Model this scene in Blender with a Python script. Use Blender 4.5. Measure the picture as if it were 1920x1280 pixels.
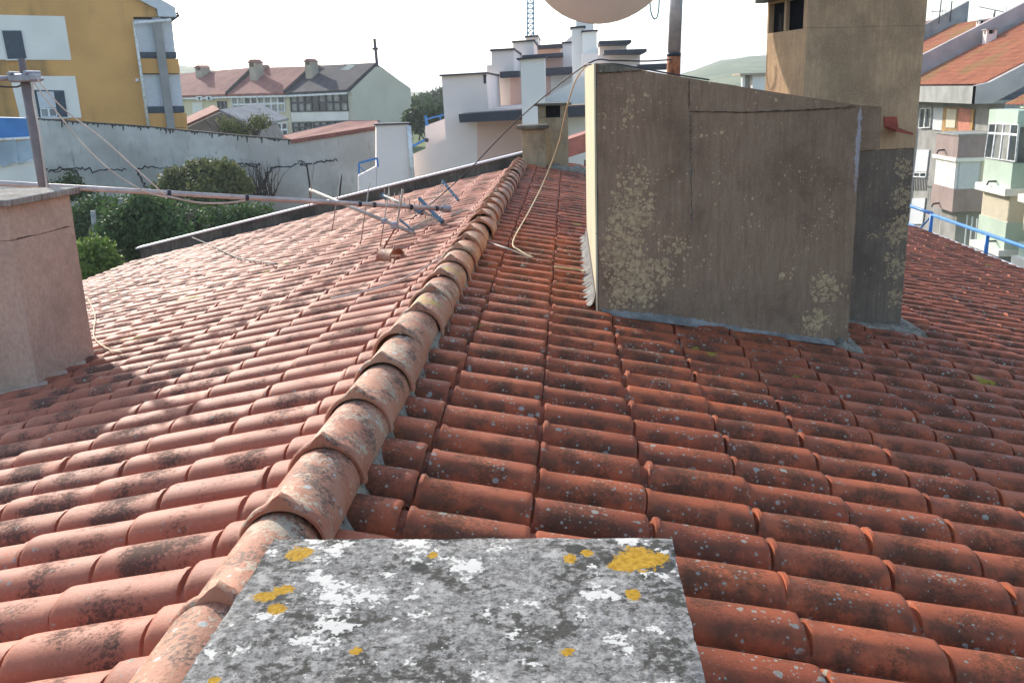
import bpy, bmesh, math, random
import numpy as np
from mathutils import Vector, Matrix
random.seed(7); rng = np.random.default_rng(7)
R = math.radians
scene = bpy.context.scene
for o in list(bpy.data.objects): bpy.data.objects.remove(o)

# ------------------------------------------------------------------ camera
# X right of the ridge, Y along the ridge away from the camera, Z up (0 = a little under the ridge line)
F = 1728.7                                   # focal length in photo pixels (1920 wide)
PITCH, ROLL, YAW = 0.2661, -0.0351, -0.0672
CAM = Vector((0.6409, 0.0, 1.1791))
cp, sp, cy, sy = math.cos(PITCH), math.sin(PITCH), math.cos(YAW), math.sin(YAW)
FW = Vector((sy*cp, cy*cp, -sp)); RT = Vector((cy, -sy, 0)); UP = RT.cross(FW)
RT, UP = (math.cos(ROLL)*RT + math.sin(ROLL)*UP), (-math.sin(ROLL)*RT + math.cos(ROLL)*UP)
cd = bpy.data.cameras.new('camera'); camo = bpy.data.objects.new('camera', cd)
scene.collection.objects.link(camo); scene.camera = camo
cd.sensor_width = 36; cd.lens = F/1920*36; cd.clip_start = .02; cd.clip_end = 8000
m = Matrix.Identity(4)
for i in range(3): m[i][0] = RT[i]; m[i][1] = UP[i]; m[i][2] = -FW[i]; m[i][3] = CAM[i]
camo.matrix_world = m
cy_ = scene.cycles; cy_.max_bounces = 5; cy_.diffuse_bounces = 3; cy_.glossy_bounces = 2; cy_.transmission_bounces = 2; cy_.volume_bounces = 0; cy_.use_adaptive_sampling = True; cy_.adaptive_threshold = .015; cy_.use_denoising = True
scene.render.resolution_x = 1024; scene.render.resolution_y = 682

# ------------------------------------------------------------------ light
SUN_AZ = R(-37)                              # from +Y (ridge direction), negative = to the left
SUN_EL = R(25)
w = bpy.data.worlds.new('World'); scene.world = w; w.use_nodes = True
nt = w.node_tree; bg = nt.nodes['Background']
sky = nt.nodes.new('ShaderNodeTexSky'); sky.sky_type = 'NISHITA'; sky.sun_disc = False
sky.sun_elevation = SUN_EL; sky.sun_rotation = SUN_AZ; sky.altitude = 50
sky.air_density = 1.0; sky.dust_density = 1.2; sky.ozone_density = 1.0
nt.links.new(sky.outputs[0], bg.inputs[0]); bg.inputs[1].default_value = 0.15
sl = bpy.data.lights.new('sun', 'SUN'); sl.energy = 2.6; sl.angle = R(0.6); sl.color = (1, .93, .83)
so = bpy.data.objects.new('sun', sl); scene.collection.objects.link(so)
sdir = Vector((math.sin(SUN_AZ)*math.cos(SUN_EL), math.cos(SUN_AZ)*math.cos(SUN_EL), math.sin(SUN_EL)))
so.rotation_euler = sdir.to_track_quat('Z', 'Y').to_euler()
vs = scene.view_settings; vs.view_transform = 'Standard'; vs.look = 'None'; vs.gamma = 1; vs.exposure = 1.2
vs.use_curve_mapping = False

# ------------------------------------------------------------------ helpers: geometry
COL = scene.collection
def link(o):
    COL.objects.link(o); return o
def meta(o, label=None, cat=None, group=None, kind=None):
    if label: o['label'] = label
    if cat: o['category'] = cat
    if group: o['group'] = group
    if kind: o['kind'] = kind
    return o
def empty(name, loc, label=None, cat=None, group=None):
    o = bpy.data.objects.new(name, None); o.location = loc; o.empty_display_size = .1
    link(o); return meta(o, label, cat, group)
def par(o, p):
    if p is not None:
        o.parent = p; o.matrix_parent_inverse = world_of(p).inverted()
    return o
def world_of(o):
    mm = Matrix.LocRotScale(o.location, o.rotation_euler, o.scale)
    if o.parent: mm = world_of(o.parent) @ o.matrix_parent_inverse @ mm
    return mm
class MB:
    def __init__(s): s.v = []; s.f = []
    def add(s, vs, fs):
        n = len(s.v); s.v += [tuple(v) for v in vs]; s.f += [tuple(i+n for i in f) for f in fs]; return s
    def box(s, a, b):
        (x0, y0, z0), (x1, y1, z1) = a, b
        return s.add([(x0,y0,z0),(x1,y0,z0),(x1,y1,z0),(x0,y1,z0),(x0,y0,z1),(x1,y0,z1),(x1,y1,z1),(x0,y1,z1)],
                     [(0,3,2,1),(4,5,6,7),(0,1,5,4),(1,2,6,5),(2,3,7,6),(3,0,4,7)])
    def hexa(s, p):                          # 8 points: bottom ring, top ring
        return s.add(p, [(0,3,2,1),(4,5,6,7),(0,1,5,4),(1,2,6,5),(2,3,7,6),(3,0,4,7)])
    def prism(s, pts, off):                  # polygon swept by a vector
        n = len(pts); off = Vector(off); q = [Vector(p) for p in pts]
        return s.add(q + [p+off for p in q], [tuple(range(n-1, -1, -1)), tuple(range(n, 2*n))] +
                     [(i, (i+1) % n, n+(i+1) % n, n+i) for i in range(n)])
    def tube(s, pts, r, n=8, cap=True):
        pts = [Vector(p) for p in pts]; rr = r if isinstance(r, (list, tuple)) else [r]*len(pts)
        base = len(s.v); ref = None
        for i, p in enumerate(pts):
            d = (pts[min(i+1, len(pts)-1)] - pts[max(i-1, 0)]).normalized()
            if ref is None: ref = d.orthogonal().normalized()
            ref = (ref - d*ref.dot(d)).normalized(); b = d.cross(ref)
            for k in range(n):
                a = 2*math.pi*k/n; s.v.append(tuple(p + (ref*math.cos(a) + b*math.sin(a))*rr[i]))
        for i in range(len(pts)-1):
            for k in range(n):
                a = base+i*n+k; b2 = base+i*n+(k+1) % n; s.f.append((a, b2, b2+n, a+n))
        if cap:
            s.f.append(tuple(base+k for k in range(n-1, -1, -1))); e = base+(len(pts)-1)*n
            s.f.append(tuple(e+k for k in range(n)))
        return s
    def build(s, name, mat, parent=None, smooth=False, bevel=0, fixn=True):
        me = bpy.data.meshes.new(name); me.from_pydata(s.v, [], s.f); me.update()
        if fixn:
            import bmesh
            bm = bmesh.new(); bm.from_mesh(me); bmesh.ops.recalc_face_normals(bm, faces=bm.faces); bm.to_mesh(me); bm.free()
        o = bpy.data.objects.new(name, me); link(o)
        if mat: me.materials.append(mat)
        if smooth: me.shade_smooth()
        if bevel:
            b = o.modifiers.new('bevel', 'BEVEL'); b.width = bevel; b.segments = 2; b.limit_method = 'ANGLE'
        return par(o, parent)
# pixel of the photograph -> point of the place
def ray(x, y): return FW + RT*((x-960)/F) + UP*((640-y)/F)
class Plane:
    def __init__(s, o, n): s.o = Vector(o); s.n = Vector(n).normalized()
    def at(s, x, y):
        d = ray(x, y); return CAM + d*((s.o-CAM).dot(s.n)/d.dot(s.n))
def PY(Y): return Plane((0, Y, 0), (0, 1, 0))
def PX(X): return Plane((X, 0, 0), (1, 0, 0))
def PZ(Z): return Plane((0, 0, Z), (0, 0, 1))
def at(x, y, Y): return PY(Y).at(x, y)
def pslab(name, pix, pl, d0, d1, mat, parent=None, **k):
    a = [pl.at(x, y) + pl.n*d0 for x, y in pix]
    return MB().prism(a, pl.n*(d1-d0)).build(name, mat, parent, **k)
def window(pix, pl, cols, rows, fm, gm, parent, t=.05, proud=.05, name='window', div=None):
    """glazed window: a frame of bars and a pane in each light. pix = TL,TR,BR,BL"""
    q = [pl.at(x, y) for x, y in pix]
    P = lambda u, v: (q[0]*(1-u)+q[1]*u)*(1-v) + (q[3]*(1-u)+q[2]*u)*v
    W = (q[1]-q[0]).length; H = (q[3]-q[0]).length
    us = [i/cols for i in range(cols+1)]; vs_ = div or [i/rows for i in range(rows+1)]
    mb = MB(); n = pl.n
    for i, u in enumerate(us):
        a = t/2/W; u0 = max(0, u-a); u1 = min(1, u+a)
        mb.prism([P(u0, 0)-n*proud, P(u1, 0)-n*proud, P(u1, 1)-n*proud, P(u0, 1)-n*proud], n*(proud+.02))
    for v in vs_:
        a = t/2/H; v0 = max(0, v-a); v1 = min(1, v+a)
        for i in range(cols):
            u0 = us[i]+t/2/W*1.02; u1 = us[i+1]-t/2/W*1.02
            mb.prism([P(u0, v0)-n*(proud-.004), P(u1, v0)-n*(proud-.004), P(u1, v1)-n*(proud-.004), P(u0, v1)-n*(proud-.004)], n*(proud+.01))
    fr = mb.build(name, fm, parent)
    for i in range(cols):
        for j in range(len(vs_)-1):
            pane = MB().prism([P(us[i], vs_[j])-n*.012, P(us[i+1], vs_[j])-n*.012, P(us[i+1], vs_[j+1])-n*.012, P(us[i], vs_[j+1])-n*.012], n*.008)
            g = gm[(i*7+j*3) % len(gm)] if isinstance(gm, list) else gm
            pane.build('pane', g, fr)
    return fr

# ------------------------------------------------------------------ helpers: materials
class NT:
    def __init__(s, name, rough=.85, spec=.3):
        s.m = bpy.data.materials.new(name); s.m.use_nodes = True; s.t = s.m.node_tree
        s.b = s.t.nodes['Principled BSDF']; s.b.inputs['Roughness'].default_value = rough
        s.b.inputs['Specular IOR Level'].default_value = spec
        s.geo = s.t.nodes.new('ShaderNodeNewGeometry').outputs['Position']
        s.obj = s.t.nodes.new('ShaderNodeTexCoord').outputs['Object']
    def set(s, sock, v):
        if hasattr(v, 'is_output'): s.t.links.new(v, sock)
        elif isinstance(v, (tuple, list)):
            sock.default_value = (*v, 1) if (len(v) == 3 and sock.type == 'RGBA') else v
        else: sock.default_value = v
    def n(s, ty): return s.t.nodes.new(ty)
    def math(s, op, a, b=0., c=None, clamp=False):
        k = s.n('ShaderNodeMath'); k.operation = op; k.use_clamp = clamp
        s.set(k.inputs[0], a); s.set(k.inputs[1], b)
        if c is not None: s.set(k.inputs[2], c)
        return k.outputs[0]
    def scale(s, vec, sc):
        k = s.n('ShaderNodeMapping'); s.t.links.new(vec, k.inputs[0]); k.inputs['Scale'].default_value = sc; return k.outputs[0]
    def noise(s, sc, det=4, vec=None, rough=.55, dist=0, col=False):
        k = s.n('ShaderNodeTexNoise'); s.t.links.new(vec or s.geo, k.inputs['Vector'])
        k.inputs['Scale'].default_value = sc; k.inputs['Detail'].default_value = det
        k.inputs['Roughness'].default_value = rough; k.inputs['Distortion'].default_value = dist
        return k.outputs['Color' if col else 'Fac']
    def vor(s, sc, vec=None, feature='F1', rand=1.):
        k = s.n('ShaderNodeTexVoronoi'); k.feature = feature; s.t.links.new(vec or s.geo, k.inputs['Vector'])
        k.inputs['Scale'].default_value = sc; k.inputs['Randomness'].default_value = rand
        return k
    def step(s, f, lo, hi, a=0., b=1.):
        k = s.n('ShaderNodeMapRange'); k.interpolation_type = 'SMOOTHSTEP'
        s.set(k.inputs[0], f)
        for i, v in zip((1, 2, 3, 4), (lo, hi, a, b)): k.inputs[i].default_value = v
        return k.outputs[0]
    def mix(s, f, a, b, mode='MIX'):
        k = s.n('ShaderNodeMix'); k.data_type = 'RGBA'; k.blend_type = mode
        s.set(k.inputs[0], f); s.set(k.inputs[6], a); s.set(k.inputs[7], b); return k.outputs[2]
    def sep(s, vec):
        k = s.n('ShaderNodeSeparateXYZ'); s.t.links.new(vec, k.inputs[0]); return k.outputs
    def bump(s, h, strength=.3, dist=.01, prev=None):
        k = s.n('ShaderNodeBump'); k.inputs['Strength'].default_value = strength; k.inputs['Distance'].default_value = dist
        s.set(k.inputs['Height'], h)
        if prev: s.t.links.new(prev, k.inputs['Normal'])
        s.t.links.new(k.outputs[0], s.b.inputs['Normal']); return k.outputs[0]
    def col(s, c): s.set(s.b.inputs['Base Color'], c); return s.m
def plain(name, c, rough=.7, spec=.3, metal=0, var=.25, sc=6, bump=.1, dirt=None, dirt_amt=.5):
    t = NT(name, rough, spec); t.b.inputs['Metallic'].default_value = metal
    f = t.noise(sc, 5); d = tuple(v*(1-var) for v in c); l = tuple(min(1, v*(1+var*.6)) for v in c)
    base = t.mix(t.step(f, .3, .7), d, l)
    if dirt:
        g = t.noise(sc*.45, 6, rough=.7); st = t.noise(sc, 4, t.scale(t.geo, (2.5, 2.5, .25)))
        base = t.mix(t.math('MULTIPLY', t.step(t.math('ADD', t.math('MULTIPLY', g, .6), t.math('MULTIPLY', st, .4)), .46, .66), dirt_amt), base, dirt)
    if bump: t.bump(t.noise(sc*8, 4), bump, .01)
    return t.col(base)

# ------------------------------------------------------------------ materials of the roof
def tile_material(name, attr, side):
    t = NT(name, .60, .22)
    if attr:
        k = t.n('ShaderNodeAttribute'); k.attribute_name = 'rnd'; rnd = k.outputs['Fac']
    else: rnd = t.n('ShaderNodeObjectInfo').outputs['Random']
    uvn = t.n('ShaderNodeUVMap'); uv = t.sep(uvn.outputs[0]); U, V = uv[0], uv[1]
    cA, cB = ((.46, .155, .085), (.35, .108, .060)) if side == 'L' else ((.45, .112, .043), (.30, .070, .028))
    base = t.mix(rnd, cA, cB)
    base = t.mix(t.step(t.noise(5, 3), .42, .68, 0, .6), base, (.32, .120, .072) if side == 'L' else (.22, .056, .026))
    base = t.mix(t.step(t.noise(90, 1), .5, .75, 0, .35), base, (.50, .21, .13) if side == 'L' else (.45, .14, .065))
    # dark crust: patches on the weathered middle of each tile
    off = t.math('MULTIPLY', rnd, 37.0)
    v4 = t.n('ShaderNodeCombineXYZ'); t.set(v4.inputs[0], off); t.set(v4.inputs[1], off)
    va = t.n('ShaderNodeVectorMath'); va.operation = 'ADD'; t.t.links.new(t.geo, va.inputs[0]); t.t.links.new(v4.outputs[0], va.inputs[1])
    P = va.outputs[0]
    vm = t.math('MULTIPLY', t.step(V, .02, .3), t.step(V, .97, .62))
    um = t.math('MULTIPLY', t.step(U, .0, .15), t.step(U, .85, .5))
    crust = t.math('ADD', t.math('MULTIPLY', t.noise(9, 2, P), .5), t.math('MULTIPLY', t.noise(85, 3, P, .8), .5))
    amt = t.math('MULTIPLY', vm, .16)
    amt = t.math('ADD', amt, t.math('MULTIPLY', t.math('SUBTRACT', t.math('FRACT', t.math('MULTIPLY', rnd, 7.3)), .55), .13))
    crust = t.math('ADD', crust, amt)
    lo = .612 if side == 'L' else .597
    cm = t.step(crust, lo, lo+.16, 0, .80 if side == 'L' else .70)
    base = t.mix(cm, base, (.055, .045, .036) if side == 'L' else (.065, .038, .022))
    if side == 'R':                          # brownish algae film low on the roll flanks
        film = t.math('MULTIPLY', t.step(t.noise(14, 3, P), .35, .65), t.step(t.math('ABSOLUTE', t.math('SUBTRACT', U, .36)), .06, .30))
        base = t.mix(t.math('MULTIPLY', film, .75), base, (.075, .042, .024))
    # round pale lichens
    dist = t.noise(160, 1, P, col=True)
    vm2 = t.n('ShaderNodeVectorMath'); vm2.operation = 'MULTIPLY_ADD'; t.t.links.new(dist, vm2.inputs[0]); vm2.inputs[1].default_value = (.006,)*3; t.t.links.new(P, vm2.inputs[2])
    spots = 0; dn = t.math('ADD', t.noise(11, 2, P, .6), t.math('MULTIPLY', t.math('SUBTRACT', rnd, .5), .12))
    for sc, rmin, thr in ((30, .0, .50 if side == 'R' else .60), (70, .0, .465 if side == 'R' else .57)):
        v = t.vor(sc, vm2.outputs[0]); cr = t.n('ShaderNodeSeparateColor'); t.t.links.new(v.outputs['Color'], cr.inputs[0])
        rad = t.math('MULTIPLY', t.math('POWER', cr.outputs[0], 2.0), .42)
        ins = t.step(t.math('SUBTRACT', rad, v.outputs['Distance']), 0, .06)
        dens = t.step(dn, thr, thr+.06)
        sp_ = t.math('MULTIPLY', ins, dens); spots = t.math('MAXIMUM', spots, sp_)
    lich = t.mix(t.noise(120, 1), (.20, .205, .165), (.44, .43, .35))
    base = t.mix(t.math('MULTIPLY', spots, .85), base, lich)
    yel = t.math('MULTIPLY', t.step(t.noise(3.1, 2), .705, .72), t.step(t.noise(45, 3), .4, .5))
    base = t.mix(yel, base, (.30, .22, .03))
    r = t.math('ADD', .62, t.math('MULTIPLY', t.math('MAXIMUM', cm, spots), .35))
    t.set(t.b.inputs['Roughness'], r)
    t.bump(t.noise(180, 2, None, .7), .3, .003)
    return t.col(base)
TILE = {(s, a): tile_material('clay_tile_%s%d' % (s, a), a, s) for s in 'LR' for a in (0, 1)}

def ridge_material():
    t = NT('ridge_clay', .7, .3)
    rnd = t.n('ShaderNodeObjectInfo').outputs['Random']
    base = t.mix(rnd, (.47, .19, .105), (.38, .13, .07))
    base = t.mix(t.step(t.noise(6, 4), .4, .65, 0, .7), base, (.46, .27, .17))
    nz = t.n('ShaderNodeSeparateXYZ'); gn = t.n('ShaderNodeNewGeometry'); t.t.links.new(gn.outputs['Normal'], nz.inputs[0])
    top = t.step(nz.outputs[2], .1, .8)
    c1 = t.math('ADD', t.math('MULTIPLY', t.noise(70, 5, None, .75), .6), t.math('MULTIPLY', t.noise(10, 3), .4))
    base = t.mix(t.math('MULTIPLY', t.step(t.math('ADD', c1, t.math('MULTIPLY', top, .06)), .55, .63), .8), base, (.08, .055, .04))
    c2 = t.math('ADD', t.math('MULTIPLY', t.noise(55, 3, None, .6, 1.0), .5), t.math('MULTIPLY', t.noise(8, 3, t.scale(t.geo, (1, 1.3, 1))), .5))
    base = t.mix(t.math('MULTIPLY', t.step(t.math('ADD', c2, t.math('MULTIPLY', top, .05)), .595, .635), .75), base, (.46, .39, .27))
    v = t.vor(30); cr = t.n('ShaderNodeSeparateColor'); t.t.links.new(v.outputs['Color'], cr.inputs[0])
    sp_ = t.math('MULTIPLY', t.step(t.math('SUBTRACT', t.math('MULTIPLY', t.math('POWER', cr.outputs[1], 2.), .45), v.outputs['Distance']), 0, .08), t.step(t.noise(6, 3), .5, .56))
    base = t.mix(sp_, base, (.42, .44, .40))
    base = t.mix(t.math('MULTIPLY', t.step(t.noise(2.3, 2), .70, .73), t.step(t.noise(30, 3), .45, .55)), base, (.34, .24, .05))
    t.bump(t.noise(80, 3, None, .75), .5, .006)
    return t.col(base)
M_RIDGE = ridge_material()
def mortar_material(name, a, b):
    t = NT(name, .95, .1)
    base = t.mix(t.step(t.noise(12, 6, None, .7), .35, .65), a, b)
    base = t.mix(t.step(t.noise(60, 4, None, .7), .55, .66), base, (.05, .05, .045))
    v = t.vor(45); base = t.mix(t.math('MULTIPLY', t.step(v.outputs['Distance'], .28, .18), t.step(t.noise(9, 3), .52, .58)), base, (.40, .42, .38))
    t.bump(t.math('ADD', t.noise(40, 6, None, .7), t.noise(140, 3)), .9, .012); return t.col(base)
M_MORTAR = mortar_material('mortar', (.22, .185, .14), (.40, .345, .27))

# ------------------------------------------------------------------ the tiled roof
SL = 0.2087; TW = .215; TL = .3549; RH = .060
ZB = .1217 - RH - .014                       # height of the pan plane at the ridge line
ROOF_END_L, ROOF_END_R, ROOF_START = 14.15, 15.9, -1.3
cS, sS = math.cos(SL), math.sin(SL)
def roof_z(x, dz=0): return ZB + dz - abs(x)*math.tan(SL)

def tile_geo(ring=0., seed=0, nroll=9, vmin=None):
    r = np.random.default_rng(seed)
    RW = .162
    prof = [(-.012, -.002)]
    for i in range(nroll+1):
        a = math.pi*i/nroll; u = RW/2 - RW/2*math.cos(a)*(1 if 0 < i < nroll else 1)
        prof.append((u, RH*math.sin(a)**.68))
    prof += [(RW+.014, -.003), (TW-.008, -.002), (TW+.004, .002)]
    wob = r.normal(0, .0012, len(prof))
    secs = [(-.05, -.006, .80, 0), (.009, -.006, .80, 0), (.013, -.001, .955, ring), (.024, 0, .965, ring), (.036, 0, .955, 0), (TL*.5, .005, .985, 0), (TL-.020, .0095, 1.0, 0), (TL-.006, .0085, .99, 0), (TL-.001, .0045, .955, 0)]
    if vmin is not None: secs = [(vmin, .002, .97, 0)] + [q for q in secs if q[0] > vmin+.02]
    V = []; UVs = []
    for v, dz, sc, rg in secs:
        for (u, z), wv in zip(prof, wob):
            zz = z*sc + dz + (rg*max(0, z/RH)**2 if rg else 0) + (wv if v > 0 else 0)
            V.append((v, u, zz)); UVs.append((u/TW, v/TL))
    n = len(prof)
    for (u, z), wv in zip(prof, wob):        # underside of the tail
        V.append((TL-.004, u*.97+.002, z*.94 - .006)); UVs.append((u/TW, 1))
    F_ = []
    for a in range(len(secs)):
        for b in range(n-1): F_.append((a*n+b, (a+1)*n+b, (a+1)*n+b+1, a*n+b+1))
    return V, F_, UVs
TG = [tile_geo(rg, sd) for sd, rg in enumerate((0., .012, .003, .008))]
def tile_mesh(g, mat, nm):
    V, F_, UV = g; me = bpy.data.meshes.new(nm); me.from_pydata(V, [], F_); me.update()
    uvl = me.uv_layers.new(name='UVMap'); li = np.empty(len(me.loops), np.int32); me.loops.foreach_get('vertex_index', li)
    uvl.data.foreach_set('uv', np.array(UV, np.float32)[li].ravel()); me.materials.append(mat); me.shade_smooth(); me.set_sharp_from_angle(angle=R(48))
    return me
TG += [tile_geo(0., 5, 9, .067), tile_geo(0., 6, 9, .150)]      # cut tiles tucked under the ridge, left and right
TM = {s: [tile_mesh(g, TILE[(s, 0)], 'roof_tile') for g in TG] for s in 'LR'}

BLOCK = [(.80, 2.30, 5.6, 7.8), (-3.35, -2.65, 5.2, 5.7)]
roof = empty('tiled_roof', (0, 7, -1.5), 'red clay tile gable roof filling the foreground, lichen-spotted with a capped ridge', 'roof')
tiles = []
for side in 'LR':
    t0 = .8966 if side == 'L' else .4569
    ph = .44*TW if side == 'L' else .735*TW
    end = ROOF_END_L if side == 'L' else ROOF_END_R
    nj = 18 if side == 'L' else 19
    ni = int((end-ROOF_START)/TW)
    i0 = math.ceil((ROOF_START-ph)/TW)
    for j in range(nj):
        tail = (t0+j)*TL; head = tail-TL
        for i in range(i0, i0+ni):
            yc = i*TW + ph
            if yc > end-.1: continue
            xm = (head+TL/2)*cS*(1 if side == 'R' else -1)
            if any(a < xm < b and c < yc < d for a, b, c, d in BLOCK): continue
            tiles.append((side, j, i, head, yc))
def tile_matrix(side, head, yc, jit):
    j1, j2, j3, j4, j5 = jit
    hv = head+j1
    if side == 'R':
        loc = Vector((hv*cS, yc-.081, ZB-hv*sS+j2)); rot = (j3, SL+j4, j5)
    else:
        loc = Vector((-hv*cS, yc+.081, ZB-hv*sS+j2)); rot = (j3, SL+j4, math.pi+j5)
    return loc, rot
recs = []
for (side, j, i, head, yc) in tiles:
    jit = (rng.normal(0, .004), rng.normal(0, .0014), rng.normal(0, .005), rng.normal(0, .003), rng.normal(0, .005))
    if rng.random() < .045: jit = (jit[0]+rng.uniform(-.018, .018), jit[1]+rng.uniform(0, .006), jit[2]+rng.normal(0, .02), jit[3], jit[4]+rng.normal(0, .025))
    loc, rot = tile_matrix(side, head, yc, jit)
    mid = loc + Vector(((.18 if side == 'R' else -.18), 0, .04)); d = mid-CAM; dep = d.dot(FW)
    px = 960+F*d.dot(RT)/max(dep, .05); py = 640-F*d.dot(UP)/max(dep, .05)
    vis = dep > .3 and -120 < px < 2040 and 0 < py < 1400
    hid = 480 < px < 1290 and py > 1080       # under the slab in front
    recs.append((0 if (vis and not hid) else 1, dep, side, loc, rot, rng.integers(0, 4) if side == 'R' else (0, 2, 0, 3)[rng.integers(0, 4)], rng.random(), j))
    if j == 0: recs[-1] = recs[-1][:5] + (4 if side == 'L' else 5,) + recs[-1][6:]
recs.sort(key=lambda r_: (r_[0], r_[1]))
NEAR = 300
for k, (_, dep, side, loc, rot, var, rv, j) in enumerate(recs[:NEAR]):
    o = bpy.data.objects.new('roof_tile', TM[side][var]); o.location = loc; o.rotation_euler = rot; link(o); par(o, roof)
for side in 'LR':
    Vs, Fs, UVs, RN = [], [], [], []; n0 = 0
    for (_, dep, s_, loc, rot, var, rv, j) in recs[NEAR:]:
        if s_ != side: continue
        V, F_, UV = TG[var]
        mm = np.array(Matrix.LocRotScale(loc, __import__('mathutils').Euler(rot), None))
        va = np.array(V) @ mm[:3, :3].T + mm[:3, 3]
        Vs.append(va); Fs.append(np.array(F_) + n0); UVs.append(np.array(UV)); RN.append(np.full(len(V), rv)); n0 += len(V)
    me = bpy.data.meshes.new('roof_tiles'); me.from_pydata(np.concatenate(Vs), [], np.concatenate(Fs).tolist()); me.update()
    uvl = me.uv_layers.new(name='UVMap'); li = np.empty(len(me.loops), np.int32); me.loops.foreach_get('vertex_index', li)
    uvl.data.foreach_set('uv', np.concatenate(UVs).astype(np.float32)[li].ravel())
    at_ = me.attributes.new('rnd', 'FLOAT', 'POINT'); at_.data.foreach_set('value', np.concatenate(RN).astype(np.float32))
    me.materials.append(TILE[(side, 1)]); me.shade_smooth(); me.set_sharp_from_angle(angle=R(48))
    o = bpy.data.objects.new('far_roof_tiles', me); link(o); par(o, roof); o['kind'] = 'stuff'
# boarding under the tiles, building walls below
M_DECK = plain('roof_boarding', (.10, .05, .035), .9)
M_WALLP = plain('pale_render', (.55, .50, .46), .9, dirt=(.2, .19, .17))
deck = MB()
XE = 6.30
for sx, ye in ((-1, ROOF_END_L), (1, ROOF_END_R)):
    a = [(0, ROOF_START, ZB-.02), (sx*XE, ROOF_START, roof_z(XE, -.02)), (sx*XE, ye, roof_z(XE, -.02)), (0, ye, ZB-.02)]
    deck.prism(a, (0, 0, -.12))
deck.build('roof_boarding', M_DECK, roof)
MB().box((-5.9, ROOF_START+.3, -11), (5.9, 14.0, roof_z(6.2, -.2))).build('wall', M_WALLP, roof)
RX = -.064                                    # ridge capping sits a little left of the plane crossing
# mortar bedding under the ridge tiles
mb = MB(); prev = None; ny = 150
for k in range(ny+1):
    y = ROOF_START + (13.75-ROOF_START)*k/ny
    j = [rng.normal(0, .007) for _ in range(4)]
    ring = [(RX-.125+j[0], y, ZB-.04), (RX-.09+j[1], y, .118+j[2]), (RX+.09+j[1], y, .118+j[3]), (RX+.125+j[0]*1.6, y, ZB-.03)]
    mb.v += ring
    if k:
        b = (k-1)*4
        for q in range(3): mb.f.append((b+q, b+q+1, b+q+5, b+q+4))
mb.build('mortar_bed', M_MORTAR, roof)
# ridge tiles: half barrels with a thick peaked collar at the near end
def ridge_mesh(seed):
    r = np.random.default_rng(seed); n = 28; mb = MB()
    Lr = .4146
    secs = [(0, .110, .012), (.006, .1155, .019), (.030, .1155, .019), (.056, .107, .004), (.070, .1025, 0), (.24, .1015, 0), (Lr+.03, .0995, 0)]
    for v, rad, nib in secs:
        for k in range(n+1):
            a = math.pi*(-.04+1.08*k/n); ca, sa = math.cos(a), math.sin(a)
            rr = rad + r.normal(0, .0006)
            pk = nib*1.25*math.exp(-((k-n/2)/1.5)**2)
            mb.v.append((-ca*rr, v, sa*rr*1.02 + pk + .006*(1-v/Lr)))
    for s in range(len(secs)-1):
        for k in range(n): b = s*(n+1)+k; mb.f.append((b, b+1, b+n+2, b+n+1))
    b0 = len(mb.v)
    for k in range(n+1):                      # thickness seen at the mouth
        a = math.pi*(-.04+1.08*k/n); mb.v.append((-math.cos(a)*.101, .002, math.sin(a)*.1025+.006))
    for k in range(n): mb.f.append((k+1, k, b0+k, b0+k+1))
    b1 = len(mb.v)
    for k in range(n+1):
        a = math.pi*(-.04+1.08*k/n); mb.v.append((-math.cos(a)*.097, .10, math.sin(a)*.099+.003))
    for k in range(n): mb.f.append((b0+k+1, b0+k, b1+k, b1+k+1))
    me = bpy.data.meshes.new('ridge_tile'); me.from_pydata(mb.v, [], mb.f); me.update(); me.materials.append(M_RIDGE); me.shade_smooth()
    me.set_sharp_from_angle(angle=R(50))
    return me
RMs = [ridge_mesh(s) for s in range(4)]
for k in range(-6, 34):
    y = 1.589 + k*.4146 - .02
    if y > 13.5: break
    o = bpy.data.objects.new('ridge_tile', RMs[k % 4]); link(o)
    o.location = (RX+rng.normal(0, .004), y, .118+rng.normal(0, .003)); o.rotation_euler = (rng.normal(0, .01), rng.normal(0, .02), rng.normal(0, .012)); par(o, roof)

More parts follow.
